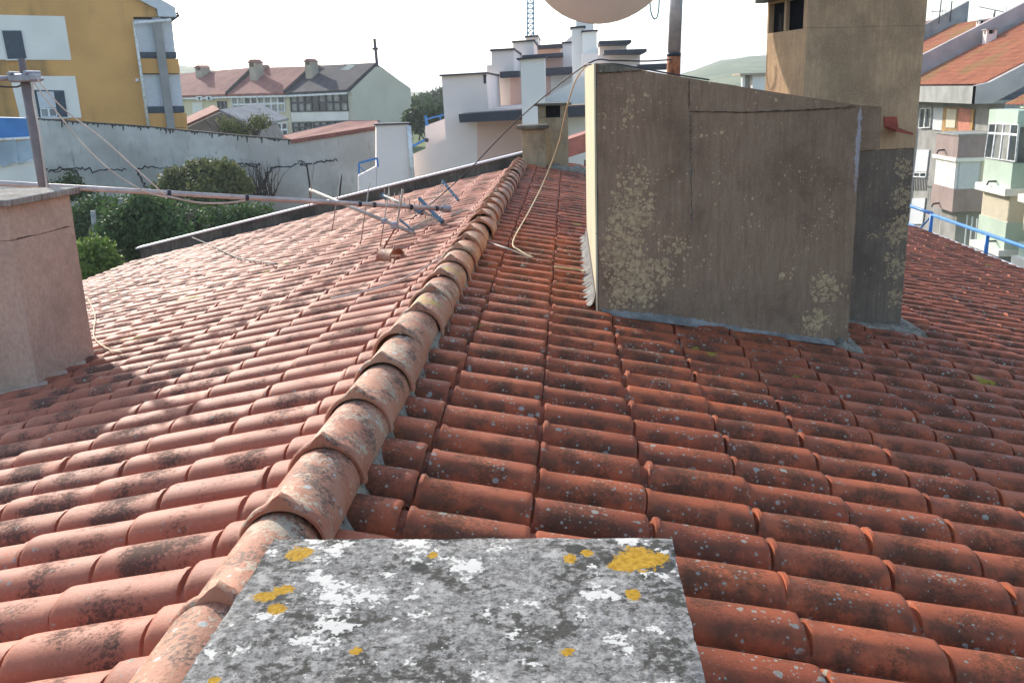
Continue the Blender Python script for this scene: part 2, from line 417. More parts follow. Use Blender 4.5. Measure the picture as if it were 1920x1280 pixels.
# ------------------------------------------------------------------ concrete materials
def concrete(name, a, b, dark, blobs=(), lich=(.58, .42, .24), vec='geo', speck=.5, bumpy=.5, streak=.5, lsc=26, white=(), fib=.22):
    """weathered concrete: streaks, dark algae, lichen plates where blobs (x,y,z,radius,weight) say they grow"""
    t = NT(name, .93, .15); P = t.geo
    st = t.noise(14, 5, t.scale(P, (3, 3, fib)), .65)
    base = t.mix(t.step(st, .3, .7), a, b)
    base = t.mix(t.step(t.noise(2.2, 6, None, .65), .42, .66, 0, .8), base, dark)
    base = t.mix(t.step(t.noise(30, 5, t.scale(P, (4, 4, .35)), .7), .52, .72, 0, streak), base, tuple(v*.55 for v in dark))
    base = t.mix(t.step(t.noise(110, 3), .52, .75, 0, .35), base, tuple(v*1.5 for v in b))
    if blobs:
        field = None
        for (x, y, z, rad, wt) in blobs:
            d = t.n('ShaderNodeVectorMath'); d.operation = 'DISTANCE'; t.t.links.new(P, d.inputs[0]); d.inputs[1].default_value = (x, y, z)
            g = t.math('MULTIPLY', t.step(d.outputs['Value'], rad, 0), wt)
            field = g if field is None else t.math('MAXIMUM', field, g)
        nz = t.noise(60, 2, col=True); vm = t.n('ShaderNodeVectorMath'); vm.operation = 'MULTIPLY_ADD'
        t.t.links.new(nz, vm.inputs[0]); vm.inputs[1].default_value = (.012,)*3; t.t.links.new(P, vm.inputs[2])
        grow = t.math('ADD', field, t.math('MULTIPLY', t.math('SUBTRACT', t.noise(7, 4), .5), 1.5))
        allm = None
        for sc in (lsc, lsc*2.3):
            v = t.vor(sc, vm.outputs[0]); cr = t.n('ShaderNodeSeparateColor'); t.t.links.new(v.outputs['Color'], cr.inputs[0])
            rad = t.math('MULTIPLY', t.math('ADD', grow, t.math('MULTIPLY', t.math('SUBTRACT', cr.outputs[0], .6), .8)), .62); rad = t.math('MINIMUM', rad, t.math('ADD', .43, t.math('MULTIPLY', cr.outputs[1], .25)))
            mk = t.step(t.math('SUBTRACT', rad, v.outputs['Distance']), 0, .05)
            allm = mk if allm is None else t.math('MAXIMUM', allm, mk)
        lc = t.mix(t.step(t.noise(38, 4, None, .65), .35, .65), tuple(v*.62 for v in lich), lich)
        base = t.mix(t.math('MULTIPLY', allm, .9), base, lc)
    v = t.vor(34); cr = t.n('ShaderNodeSeparateColor'); t.t.links.new(v.outputs['Color'], cr.inputs[0])
    sp_ = t.math('MULTIPLY', t.step(t.math('SUBTRACT', t.math('MULTIPLY', t.math('POWER', cr.outputs[0], 3.), .33), v.outputs['Distance']), 0, .05), t.step(t.noise(3.5, 3), .5, .6))
    base = t.mix(t.math('MULTIPLY', sp_, speck), base, lich)
    for (x, y, z, rx, rz) in white:           # run-off stains
        px = t.sep(P); dx = t.math('DIVIDE', t.math('ABSOLUTE', t.math('SUBTRACT', px[0], x)), rx); dz = t.math('DIVIDE', t.math('ABSOLUTE', t.math('SUBTRACT', px[2], z)), rz)
        e = t.math('ADD', t.math('ADD', dx, t.math('MULTIPLY', dz, dz)), t.math('MULTIPLY', t.noise(28, 4, t.scale(P, (1, 1, .5)), .7), 2.2))
        base = t.mix(t.step(e, 1.75, 1.3, 0, .75), base, (.42, .40, .42))
    t.bump(t.noise(70, 4, None, .75), bumpy, .008)
    return t.col(base)
PB = Plane((.784, 5.165, 0), (-.2197, .9756, 0))          # front face of the concrete box
def fb(x, y, r, wt):
    p = PB.at(x, y); return (p.x, p.y, p.z, r, wt)
M_BOX = concrete('box_concrete', (.245, .160, .102), (.32, .220, .146), (.175, .113, .074),
    [fb(1190, 330, .19, .95), fb(1180, 395, .24, 1.35), fb(1165, 470, .26, 1.45), fb(1190, 530, .27, 1.4), fb(1240, 510, .2, 1.0), fb(1262, 465, .17, .95),
     fb(1320, 500, .12, .62), fb(1180, 200, .25, .42), fb(1470, 520, .09, .55), fb(1548, 545, .17, 1.35), fb(1530, 598, .15, 1.25), fb(1560, 400, .10, .6), fb(1520, 430, .12, .5), fb(1390, 420, .12, .45)],
    white=[(2.300, 5.5, .78, .035, .35)], streak=.25, fib=.45)
def fc(x, y, r, wt):
    p = PC.at(x, y); return (p.x, p.y, p.z, r, wt)
PC = Plane((2.147, 6.2, 0), (-.243, .970, 0))             # front face of the tall chimney
M_TALL = concrete('tall_chimney_render', (.47, .295, .165), (.57, .385, .225), (.31, .20, .12), streak=.35, fib=.5, speck=.1)
M_TALLB = concrete('shaded_chimney_foot', (.175, .132, .097), (.23, .178, .134), (.135, .10, .075),
    [fc(1695, 315, .13, 1.1), fc(1692, 370, .16, 1.4), fc(1688, 430, .18, 1.5), fc(1684, 500, .17, 1.3), fc(1682, 560, .13, 1.1), fc(1640, 440, .08, .7)], lich=(.50, .37, .22), streak=.35)  # weathering and the reveal's shade both put into this darker colour
M_REND_WARM = concrete('warm_render', (.44, .305, .225), (.53, .39, .295), (.31, .23, .175), speck=.12, streak=.10, bumpy=.45, fib=2.2)
M_OLDCON = concrete('mossy_concrete', (.16, .145, .11), (.26, .235, .18), (.07, .065, .045), speck=.6, bumpy=.8)
M_SMALLCH = concrete('ochre_render', (.36, .265, .155), (.46, .35, .215), (.17, .13, .08), speck=.6, bumpy=.6, streak=.45)
M_CREAM = None
def cream():
    t = NT('board_marked_cream', .9, .15)
    s = t.noise(40, 4, t.scale(t.geo, (1, 1, .04)), .6)
    base = t.mix(t.step(s, .35, .65), (.47, .42, .27), (.66, .60, .43))
    base = t.mix(t.step(t.noise(5, 5, t.scale(t.geo, (1, 1, .4))), .5, .75, 0, .6), base, (.36, .31, .2))
    v = t.vor(16); base = t.mix(t.step(v.outputs['Distance'], .09, .06), base, (.08, .065, .045))
    t.bump(s, .5, .01); return t.col(base)
M_CREAM = cream()
M_DARK = plain('opening_black', (.012, .012, .014), .95, .05, bump=0)  # near-black colour stands in for the dark depth inside vents and flues
M_LEAD = plain('lead_flashing', (.16, .155, .14), .7, .3, .0, var=.45, sc=20)
def ribbed():
    t = NT('ribbed_membrane', .5, .4); px = t.sep(t.geo)
    k = t.n('ShaderNodeTexWave'); k.inputs['Scale'].default_value = 30; k.inputs['Distortion'].default_value = .6; k.bands_direction = 'X'
    t.t.links.new(t.geo, k.inputs[0])
    t.bump(k.outputs['Fac'], .5, .006)
    base = t.mix(t.step(t.noise(9, 5), .35, .6), (.30, .28, .25), (.17, .155, .135))
    return t.col(base)
M_RIB = ribbed()

from mathutils import noise as mnoise
def roughen(o, cuts, amp, edge=.004):
    """hand-trowelled unevenness and slightly crumbled arrises"""
    bm = bmesh.new(); bm.from_mesh(o.data); inv = world_of(o)
    sharp = {v for e in bm.edges for v in e.verts}
    bmesh.ops.subdivide_edges(bm, edges=bm.edges[:], cuts=cuts, use_grid_fill=True)
    bm.normal_update()
    for v in bm.verts:
        p = v.co*1.0; n_ = v.normal; k = mnoise.noise(p*2.3)*amp + mnoise.noise(p*9)*amp*.45
        on_edge = max((f.normal.angle(g.normal) for f in v.link_faces for g in v.link_faces), default=0) > .8
        if on_edge: k = -abs(mnoise.noise(p*14))*edge*2.0 - .001
        v.co = v.co + n_*k
    bm.to_mesh(o.data); bm.free(); o.data.shade_smooth(); o.data.set_sharp_from_angle(angle=R(42))
# ------------------------------------------------------------------ concrete box on the right slope
box = empty('roof_access_housing', (1.5, 6.5, -.2), 'large brown weathered concrete box with tan lichen and sloping top on right roof slope', 'concrete box')
FLx, FLy, FRx, FRy = .784, 5.165, 2.315, 5.51
zt = lambda x: 1.303 - (x-.79)*.185
bx_w = MB().hexa([(FLx+.012, FLy, -.6), (FRx, FRy, -.9), (FRx, 7.85, -.9), (FLx+.012, 7.85, -.6),
           (FLx+.012, FLy, zt(FLx)), (FRx, FRy, zt(FRx)), (FRx, 7.85, zt(FRx)+.02), (FLx+.012, 7.85, zt(FLx)+.03)]).build('wall', M_BOX, box)
roughen(bx_w, 40, .004)
MB().prism([(FLx, FLy+.004, -.3), (FLx, 7.86, -.3), (FLx, 7.86, zt(FLx)+.02), (FLx, FLy+.004, zt(FLx)-.004)], (.010, 0, 0)).build('side_panel', M_CREAM, box)['label'] = 'sunlit cream board-marked side face'
pslab('top_panel', [(1292, 148), (1607, 197), (1600, 203), (1500, 206), (1400, 210), (1292, 208)], PB, -.006, .01, M_BOX, box)
pslab('top_panel', [(1121, 121), (1145, 120), (1210, 131), (1122, 137)], PB, -.012, .01, M_OLDCON, box)
pslab('lintel', [(1612, 198), (1655, 200), (1651, 283), (1610, 277)], PB, .01, .55, M_BOX, box)
cr_ = random.Random(11)
def crack(pix, wpx, nm='crack'):
    P_ = []
    for (xa, ya), (xb, yb_) in zip(pix[:-1], pix[1:]):
        n_ = max(3, int(abs(xb-xa)+abs(yb_-ya))//7)
        P_ += [(xa+(xb-xa)*k/n_+cr_.gauss(0, .7), ya+(yb_-ya)*k/n_+cr_.gauss(0, .8)) for k in range(n_)]
    mb = MB()
    for i, (x, y) in enumerate(P_):
        ww = wpx*cr_.uniform(.3, 1.1); mb.v += [tuple(PB.at(x-ww*.4, y-ww*.5)-PB.n*.0085), tuple(PB.at(x+ww*.4, y+ww*.5)-PB.n*.0085)]
        if i: b_ = 2*i-2; mb.f.append((b_, b_+1, b_+3, b_+2))
    mb.build(nm, M_CRACK, box)
M_CRACK = plain('crack_shadow', (.055, .042, .033), .95, bump=0)
crack([(1292, 209), (1400, 211), (1500, 207), (1608, 199)], 2.3); crack([(1292, 150), (1291, 209)], 2.0); crack([(1120, 138), (1160, 136), (1212, 131)], 2.0); crack([(1294, 215), (1296, 420)], 1.3)
# joint line down the face
jl = MB(); ys = list(range(208, 420, 6))
for a, b in zip(ys[:-1], ys[1:]):
    if random.random() < .7:
        xo = 1294 + random.uniform(-.8, .8); jl.prism([PB.at(xo, a)-PB.n*.004, PB.at(xo+2, a)-PB.n*.004, PB.at(xo+2, b)-PB.n*.004, PB.at(xo, b)-PB.n*.004], PB.n*.006)
jl.build('joint_filler', M_MORTAR, box)['kind'] = 'stuff'
# ribbed flashing at the front foot, crinkled lead along the left foot
mb = MB(); N = 60
for k in range(N+1):
    f = k/N; x = FLx+.03+(FRx-.12-FLx)*f; y = FLy+.007+(FRy-FLy)*(x-FLx)/(FRx-FLx); zr = roof_z(x, .045)
    top = .055*math.sin(math.pi*min(1, f*1.15+.1))**.5 if f < .78 else .02
    wv = .006*math.sin(k*2.3)
    mb.v += [(x, y-.006, zr+top+.015+wv), (x, y-.012, zr+.03+wv*.5), (x, y-.045, zr+.006)]
    if k:
        b = (k-1)*3; mb.f += [(b, b+1, b+4, b+3), (b+1, b+2, b+5, b+4)]
mb.build('front_flashing', M_RIB, box, smooth=True)
mb = MB(); N = 150
for k in range(N+1):
    f = k/N; y = FLy+.05+(7.8-FLy)*f; zr = roof_z(FLx, .03); wv = .016*math.sin(k*1.15)+random.uniform(-.006, .006)
    mb.v += [(FLx-.004, y, zr+.12+wv*.3), (FLx-.012, y, zr+.075+wv*.3), (FLx-.026+wv, y, zr+.055), (FLx-.05+wv*1.3, y, zr+.038)]
    if k:
        b = (k-1)*4; mb.f += [(b, b+1, b+5, b+4), (b+1, b+2, b+6, b+5), (b+2, b+3, b+7, b+6)]
mb.build('side_flashing', M_LEAD, box, smooth=True)
def lump(name, pts, rad, mat, parent, seed=0, zs=.6, n=10):
    """irregular mortar fillet along a line of points"""
    r = np.random.default_rng(seed); mb = MB(); P_ = []
    for a, b in zip(pts[:-1], pts[1:]):
        for k in range(8): P_.append(Vector(a).lerp(Vector(b), k/8))
    P_.append(Vector(pts[-1]))
    for i, p in enumerate(P_):
        d = (P_[min(i+1, len(P_)-1)]-P_[max(0, i-1)]).normalized(); s_ = d.cross(Vector((0, 0, 1))).normalized()
        e = .35+.65*min(1, min(i, len(P_)-1-i)/2)
        for k in range(n):
            a = 2*math.pi*k/n; rr = rad*e*(1+r.normal(0, .16)); mb.v.append(tuple(p + s_*math.cos(a)*rr + Vector((0, 0, zs*math.sin(a)*rr))))
        if i:
            b0 = (i-1)*n
            for k in range(n): mb.f.append((b0+k, b0+(k+1) % n, b0+n+(k+1) % n, b0+n+k))
    mb.f.append(tuple(range(n))); mb.f.append(tuple(len(mb.v)-n+k for k in range(n)))
    return mb.build(name, mat, parent, smooth=True)
lump('mortar_fillet', [(2.22, 5.47, roof_z(2.22, .04)), (2.40, 5.53, roof_z(2.4, .03))], .085, M_MORTAR, box, 1)
lump('mortar_fillet', [(2.33, 5.56, roof_z(2.33, .02)), (2.36, 6.1, roof_z(2.36, .02))], .07, M_MORTAR, box, 2)

# ------------------------------------------------------------------ tall chimney behind the box
tc = empty('tall_chimney', (2.5, 6.6, -.4), 'tall rendered chimney with dark vent openings rising behind the concrete box', 'chimney')
e1 = Vector((.970, .243, 0)); e2 = Vector((-.243, .970, 0)); O = Vector((2.147, 6.2, 0)); TWd, TD = .823, .56
def tcb(a0, a1, b0, b1, z0, z1):
    q = [O+e1*a+e2*b for a, b in ((a0, b0), (a1, b0), (a1, b1), (a0, b1))]
    return [(p.x, p.y, z0) for p in q] + [(p.x, p.y, z1) for p in q]
ZO = PY(6.6).at(1455, 61).z; ZC = PY(6.7).at(1437, 3).z
print('chimney opening', ZO, ZC)
ZL = PC.at(1660, 281).z
MB().hexa(tcb(0, TWd, 0, TD, ZL+.001, ZO)).build('stack', M_TALL, tc, bevel=.006)
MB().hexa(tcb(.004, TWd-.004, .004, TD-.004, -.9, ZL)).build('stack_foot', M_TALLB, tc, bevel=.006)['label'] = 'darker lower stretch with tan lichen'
mb = MB()
mb.hexa(tcb(0, TWd, 0, .05, ZO, ZC+.3)); mb.hexa(tcb(0, TWd, TD-.02, TD, ZO, ZC+.3)); mb.hexa(tcb(TWd-.07, TWd, .05, TD-.02, ZO, ZC+.3)); mb.hexa(tcb(.0, .025, .285, .315, ZO, ZC+.3))
mb.hexa(tcb(0, .025, .05, .285, ZC-.02, ZC+.3)); mb.hexa(tcb(0, .025, .315, TD-.02, ZC-.02, ZC+.3))
mb.build('vent_head', M_TALL, tc)
MB().hexa(tcb(.035, TWd-.08, .06, TD-.03, ZO+.002, ZC+.29)).build('flue_lining', M_DARK, tc)
MB().hexa(tcb(-.09, TWd+.09, -.09, TD+.09, ZC+.3, ZC+.38)).build('cap', M_OLDCON, tc, bevel=.01)
MB().hexa(tcb(-.07, 0, .25, TD+.05, ZC-.005, ZC+.05)).build('ledge', M_OLDCON, tc)
fp = [O+e1*a+e2*b for a, b in ((.10, -.05), (TWd+.06, -.05), (TWd+.1, TD))]
lump('mortar_skirt', [(p.x, p.y, roof_z(p.x, .03)) for p in fp], .10, M_MORTAR, tc, 4, .5)
# broken roof tile let into the chimney face
mb = MB()
q = [PC.at(x, y)-PC.n*.01 for x, y in ((1657, 219), (1680, 219), (1683, 240), (1657, 237))]
mb.prism(q, PC.n*.02)
q2 = [PC.at(1657, 236)-PC.n*.02, PC.at(1683, 240)-PC.n*.02, PC.at(1689, 248)-PC.n*.14, PC.at(1657, 242)-PC.n*.14]
mb.prism(q2, (0, 0, -.014)).build('tile_drip', plain('broken_tile', (.34, .075, .045), .7, sc=20), tc)

# ------------------------------------------------------------------ plastered chimney on the left slope
lc = empty('plastered_chimney', (-3, 5.4, -.5), 'beige plastered chimney with cracked top band and thin slab cap at left edge', 'chimney')
A_, B_ = Vector((-2.60, 5.155, 0)), Vector((-2.556, 5.77, 0)); C_, D_ = Vector((-3.40, 5.87, 0)), Vector((-3.45, 5.22, 0))
ring = lambda z, s=0: [(-2.60+s, 5.155-s, z), (-2.556+s, 5.77+s, z), (-3.40-s, 5.87+s, z), (-3.45-s, 5.22-s, z)]
roughen(MB().hexa(ring(-1.1)+ring(.43)).build('stack', M_REND_WARM, lc), 24, .003)
# upper band lifted a little along a ragged crack
mb = MB(); rc = np.random.default_rng(3); pts = [A_, B_, C_, D_, A_]; prof = []
for a, b in zip(pts[:-1], pts[1:]):
    for k in range(36): prof.append(a.lerp(b, k/36))
cz = [.437+.005*math.sin(i*.3)+rc.normal(0, .0025)+(.012 if 22 < i % 36 < 31 else 0) for i in range(len(prof))]
n = len(prof); mb.v = [(p.x, p.y, z) for p, z in zip(prof, cz)] + [(p.x, p.y, .628) for p in prof]
mb.f = [(i, (i+1) % n, n+(i+1) % n, n+i) for i in range(n)] + [tuple(range(n-1, -1, -1)), tuple(range(n, 2*n))]
mb.build('top_band', M_REND_WARM, lc)
MB().hexa([(x*.999-.003, y, z) for x, y, z in ring(.425, -.02)] + [(x, y, z) for x, y, z in ring(.50, -.02)]).build('crack_core', plain('crack_brown', (.16, .095, .07), .95), lc)
MB().hexa(ring(.630, .05)+ring(.672, .055)).build('cap', concrete('cap_concrete', (.20, .18, .155), (.42, .39, .34), (.10, .09, .08), speck=.8, bumpy=.8, streak=.1), lc, bevel=.008)
lump('mortar_fillet', [(-2.56, 5.80, roof_z(2.56, .03)), (-2.585, 5.13, roof_z(2.58, .03)), (-3.4, 5.18, roof_z(3.4, .03))], .05, M_REND_WARM, lc, 6)

# ------------------------------------------------------------------ slab-capped stack in front of the camera
def slab_mat():
    t = NT('lichened_slab', .92, .2); P = t.geo
    fine = t.noise(95, 6, None, .75); med = t.noise(17, 6, None, .7); big = t.noise(6.5, 4)
    base = t.mix(t.step(fine, .36, .66), (.12, .112, .10), (.40, .375, .335))
    dk = t.math('ADD', t.math('MULTIPLY', t.noise(10, 4, None, .62), .62), t.math('MULTIPLY', t.noise(70, 3, None, .7), .38))
    base = t.mix(t.step(dk, .505, .57, 0, .9), base, (.05, .047, .036))
    base = t.mix(t.step(t.noise(21, 5, t.scale(P, (1, 1.2, 1)), .7), .55, .66, 0, .65), base, (.52, .485, .43))
    base = t.mix(t.step(t.noise(150, 2, None, .7), .60, .68, 0, .7), base, (.035, .033, .03))
    wl = t.math('ADD', t.math('MULTIPLY', t.noise(19, 3, None, .6), .66), t.math('MULTIPLY', t.noise(110, 3, None, .65), .34))
    base = t.mix(t.step(wl, .560, .59, 0, .92), base, (.70, .66, .58))
    v = t.vor(17); cr = t.n('ShaderNodeSeparateColor'); t.t.links.new(v.outputs['Color'], cr.inputs[0])
    bs_ = t.step(t.math('SUBTRACT', t.math('MULTIPLY', t.math('POWER', cr.outputs[0], 4.), .5), t.math('ADD', v.outputs['Distance'], t.math('MULTIPLY', t.noise(70, 3), .25))), -.10, -.04)
    base = t.mix(t.math('MULTIPLY', bs_, .92), base, (.045, .044, .036))
    h = fine; ym = None; yn = t.math('ADD', t.math('MULTIPLY', t.math('SUBTRACT', t.noise(40, 3, None, .6), .5), 1.3), t.math('MULTIPLY', t.math('SUBTRACT', t.noise(170, 2), .5), 1.3))
    for (px, py, rx, ry) in [(560, 1038, 26, 14), (1197, 1047, 44, 24), (1168, 1058, 28, 16), (1235, 1044, 20, 12), (498, 1117, 24, 11), (530, 1105, 22, 10), (519, 1142, 18, 11), (1069, 1047, 14, 9), (1100, 1036, 11, 7), (1188, 1115, 15, 11), (1064, 1221, 15, 9), (402, 1275, 13, 8), (668, 1220, 12, 7), (812, 1040, 11, 7)]:
        c = PZ(.5).at(px, py); e = PZ(.5).at(px+rx, py); g = PZ(.5).at(px, py+ry)
        rX = abs(e.x-c.x); rY = max(rX*.55, abs(g.y-c.y))
        k = t.n('ShaderNodeMapping'); k.vector_type = 'POINT'; t.t.links.new(P, k.inputs[0])
        k.inputs['Scale'].default_value = (1/rX, 1/rY, 0); k.inputs['Location'].default_value = (-c.x/rX, -c.y/rY, 0)
        l = t.n('ShaderNodeVectorMath'); l.operation = 'LENGTH'; t.t.links.new(k.outputs[0], l.inputs[0])
        q = t.math('ADD', l.outputs['Value'], yn)
        mk = t.step(q, 1.0, .84)
        ym = mk if ym is None else t.math('MAXIMUM', ym, mk)
    yc = t.mix(t.step(t.noise(120, 4), .35, .65), (.36, .185, .010), (.52, .30, .03))
    base = t.mix(ym, base, yc)
    t.bump(h, .6, .005); return t.col(base)
fs = empty('capped_stack', (.475, .95, .2), 'nearest chimney stack under a flat grey slab blotched with white and yellow lichen', 'chimney')
import bmesh
M_SLAB = slab_mat()
def rough_slab(x0, x1, y0, y1, z0, z1):
    bm = bmesh.new(); bmesh.ops.create_cube(bm, size=1)
    for v in bm.verts: v.co = Vector(((x0+x1)/2+v.co.x*(x1-x0), (y0+y1)/2+v.co.y*(y1-y0), (z0+z1)/2+v.co.z*(z1-z0)))
    bmesh.ops.subdivide_edges(bm, edges=bm.edges, cuts=24, use_grid_fill=True)
    for v in bm.verts:
        e = min(v.co.x-x0, x1-v.co.x, v.co.y-y0, y1-v.co.y)
        if e < .002:
            k = .0018
            v.co.x += random.uniform(-k, k); v.co.y += random.uniform(-k, k)
            if v.co.z > z1-.002: v.co.z -= .0015+random.uniform(0, .0015)
        elif v.co.z > z1-.001: v.co.z += random.uniform(-.0008, .0008)
    me = bpy.data.meshes.new('slab'); bm.to_mesh(me); bm.free(); me.materials.append(M_SLAB); me.shade_smooth(); me.set_sharp_from_angle(angle=R(40))
    o = bpy.data.objects.new('slab', me); link(o); return o
par(rough_slab(.160, .790, .45, 1.316, .44, .5), fs)
MB().hexa([(.22, .5, -.3), (.73, .5, -.3), (.73, 1.25, -.3), (.22, 1.25, -.3), (.22, .5, .438), (.73, .5, .438), (.73, 1.25, .438), (.22, 1.25, .438)]).build('stack', M_REND_WARM, fs)

# ------------------------------------------------------------------ two small chimneys at the far end of the ridge
s1 = empty('small_chimney', (.12, 14.15, 0), 'low ochre chimney with thin flat cap at the far end of the ridge', 'chimney')
MB().box((-.048, 14.0, -.4), (.295, 14.3, .605)).build('stack', M_SMALLCH, s1, bevel=.01)
MB().box((-.125, 13.92, .607), (.355, 14.36, .665)).build('cap', M_OLDCON, s1, bevel=.012)
s2 = empty('vented_chimney', (.42, 14.6, 0), 'taller ochre chimney with square dark vent behind the low ridge chimney', 'chimney')
MB().box((.185, 14.42, -.4), (.640, 14.85, .75)).build('stack', M_SMALLCH, s2, bevel=.01)
for xa, xb in ((.185, .305), (.525, .640)): MB().box((xa, 14.42, .751), (xb, 14.85, .925)).build('vent_post', M_SMALLCH, s2)
MB().box((.306, 14.56, .752), (.524, 14.82, .924)).build('flue_lining', M_DARK, s2)
MB().box((.13, 14.36, .927), (.70, 14.9, .965)).build('cap', M_OLDCON, s2, bevel=.01)
lump('mortar_fillet', [(.30, 14.0, .0), (.95, 14.15, -.08), (1.5, 14.3, -.2)], .13, M_MORTAR, s2, 9, .7)

# ------------------------------------------------------------------ parapet with metal capping at the far gable
M_PARAPET = concrete('parapet_concrete', (.105, .09, .068), (.21, .18, .14), (.05, .046, .036), speck=.7, bumpy=.8)
M_ZINC = plain('zinc_capping', (.62, .64, .67), .35, .5, .6, var=.1)
pw = empty('gable_parapet', (-3, 14.3, -1), 'low dark mossy parapet with bright metal capping along the far roof edge', 'parapet')
zp = lambda x, d: roof_z(x, .075+d)
MB().prism([(-6.2, 14.17, zp(6.2, -.5)), (-.05, 14.17, zp(0, -.5)), (-.05, 14.17, zp(0, .135)), (-6.2, 14.17, zp(6.2, .135))], (0, .16, 0)).build('wall', M_PARAPET, pw)
for k in range(4):
    x0 = -6.25+k*1.555; x1 = x0+1.549
    MB().prism([(x0, 14.14, zp(x0, .137)), (x1, 14.14, zp(x1, .137)), (x1, 14.14, zp(x1, .162)), (x0, 14.14, zp(x0, .162))], (0, .22, 0)).build('capping', M_ZINC, pw)
pr_ = empty('end_parapet', (3, 16, -1), 'low parapet closing the far end of the right roof slope', 'parapet')
MB().prism([(.9, ROOF_END_R, zp(.9, -.5)), (6.2, ROOF_END_R, zp(6.2, -.5)), (6.2, ROOF_END_R, zp(6.2, .06)), (.9, ROOF_END_R, zp(.9, .06))], (0, .15, 0)).build('wall', M_PARAPET, pr_)
gt = empty('eaves_gutter', (6.4, 8, -1.3), 'white metal gutter along the right eaves below the blue railing', 'gutter')
mb = MB()
for k in range(-2, 18):
    y0 = k; zg = roof_z(6.42, -.02)
    mb.box((6.46, y0, zg-.10), (6.56, y0+.985, zg+.035))
mb.build('trough', plain('white_gutter', (.72, .72, .70), .5), gt)

# ------------------------------------------------------------------ terrain
def ss(a, b, x): t_ = np.clip((x-a)/(b-a), 0, 1); return t_*t_*(3-2*t_)
def ground_z(x, y):
    x = np.asarray(x, float); y = np.asarray(y, float); r = np.hypot(x, y); az = np.degrees(np.arctan2(x, y))
    z = -10 + 5.2*ss(-4, -8, x)*ss(8, 15, y)            # garden terrace left of the building
    z = z + 4.2*ss(19, 24, y)*ss(8, 4, x)*ss(-4.5, -3, x)
    z = z + ss(33, 42, y)*ss(10, 2, x)*1.2
    z = np.where(r > 120, z + (np.minimum(z*0-7, 0)-z)*ss(120, 220, r), z)
    pts = [(-180, .6), (-60, 1.0), (-30, 2.2), (-22.2, 1.95), (-20.5, 1.6), (-16, .9), (-11, .05), (-3, .05), (4, .2), (7.1, .62), (8.6, 1.06), (9.8, 1.38), (11.5, 1.42), (16, 1.3), (25, .9), (40, .8), (180, .6)]
    el = np.interp(az, [p[0] for p in pts], [p[1] for p in pts])
    hill = (np.tan(np.radians(el))*760 + 8.2)*np.exp(-((r-760)/260)**2) * (r > 150)
    far = np.where(r > 760, (np.tan(np.radians(el))*760+8.2)*.55, 0)
    return z + np.maximum(hill, far)
rs_ = np.concatenate([np.linspace(0, 60, 41)[1:], np.geomspace(64, 4000, 60)]); NA = 240
V = [(0, 0, -10.)]; Fc = []
for r_ in rs_:
    a = np.radians(np.arange(NA)*360/NA); x = r_*np.sin(a); y = r_*np.cos(a); z = ground_z(x, y) + (rng.normal(0, .25, NA)*min(2.5, r_/200))
    V += list(zip(x, y, z))
for k in range(NA): Fc.append((0, 1+(k+1) % NA, 1+k))
for i in range(len(rs_)-1):
    b = 1+i*NA
    for k in range(NA): Fc.append((b+k, b+(k+1) % NA, b+NA+(k+1) % NA, b+NA+k))
t = NT('grassland', .95, .1)
base = t.mix(t.step(t.noise(.03, 6, None, .65), .4, .62), (.10, .14, .045), (.20, .22, .085))
base = t.mix(t.step(t.noise(.15, 5), .5, .7, 0, .8), base, (.05, .075, .03))
base = t.mix(t.step(t.noise(1.2, 5), .5, .72, 0, .6), base, (.09, .075, .045))
M_GRASS = t.col(base)
mbt = MB(); mbt.v = V; mbt.f = Fc
ter = mbt.build('terrain', M_GRASS, smooth=True); ter['kind'] = 'structure'

# ------------------------------------------------------------------ background materials
M_SHUT = plain('grey_white_shutter', (.60, .62, .64), .6, var=.05, bump=0)
M_YEL = plain('ochre_paint', (.66, .35, .11), .85, sc=.5, var=.12, bump=.05, dirt=(.24, .14, .05), dirt_amt=.8)
M_WHITE = plain('white_paint', (.83, .79, .72), .85, sc=.6, var=.08, bump=.03)
M_PINKW = plain('pink_white_paint', (.84, .73, .66), .9, sc=.5, var=.06, bump=.03)
M_PINKSHADE = plain('shaded_pink_paint', (.72, .50, .42), .9, sc=.6, var=.08, bump=.03)  # pink wall colour, darkened to carry the shade below the ledges
M_NAVY = plain('navy_paint', (.035, .06, .085), .5, bump=0)
M_FASC = plain('charcoal_fascia', (.050, .052, .062), .6, var=.2, sc=1.5, bump=0)
M_SHUT = plain('grey_white_shutter', (.60, .62, .64), .6, var=.05, bump=0)
M_GREYC = plain('grey_pier', (.30, .29, .28), .9, sc=1.5, var=.15)
M_BEIGE = plain('beige_render', (.58, .54, .42), .9, sc=.4, var=.08)
M_CREAMW = plain('cream_render', (.66, .58, .40), .9, sc=.5, var=.08)
M_WFRAME = plain('white_frame', (.78, .78, .77), .5, bump=0)
M_DFRAME = plain('dark_frame', (.03, .035, .05), .5, bump=0)
def glass(name, c, rough=.12):
    t = NT(name, rough, .8); return t.col(t.mix(t.step(t.noise(1.3, 3), .4, .6), tuple(v*.6 for v in c), c))
M_GL1 = glass('window_glass', (.075, .085, .095)); M_GL2 = glass('curtained_glass', (.30, .30, .28)); M_GL3 = glass('pale_blind_glass', (.42, .41, .37))
def farroof(name, a, b, sc=(0, 0, 0)):
    t = NT(name, .85, .2); k = t.n('ShaderNodeTexWave'); k.inputs['Scale'].default_value = 4; k.inputs['Distortion'].default_value = .5; t.t.links.new(t.geo, k.inputs[0])
    base = t.mix(t.step(t.noise(1.2, 5), .35, .68), a, b); t.bump(k.outputs['Fac'], .4, .05); return t.col(base)
M_FROOF = farroof('faded_red_tiles', (.33, .135, .10), (.24, .095, .075)); M_BLACKROOF = farroof('dark_slate_tiles', (.035, .035, .042), (.055, .055, .062))

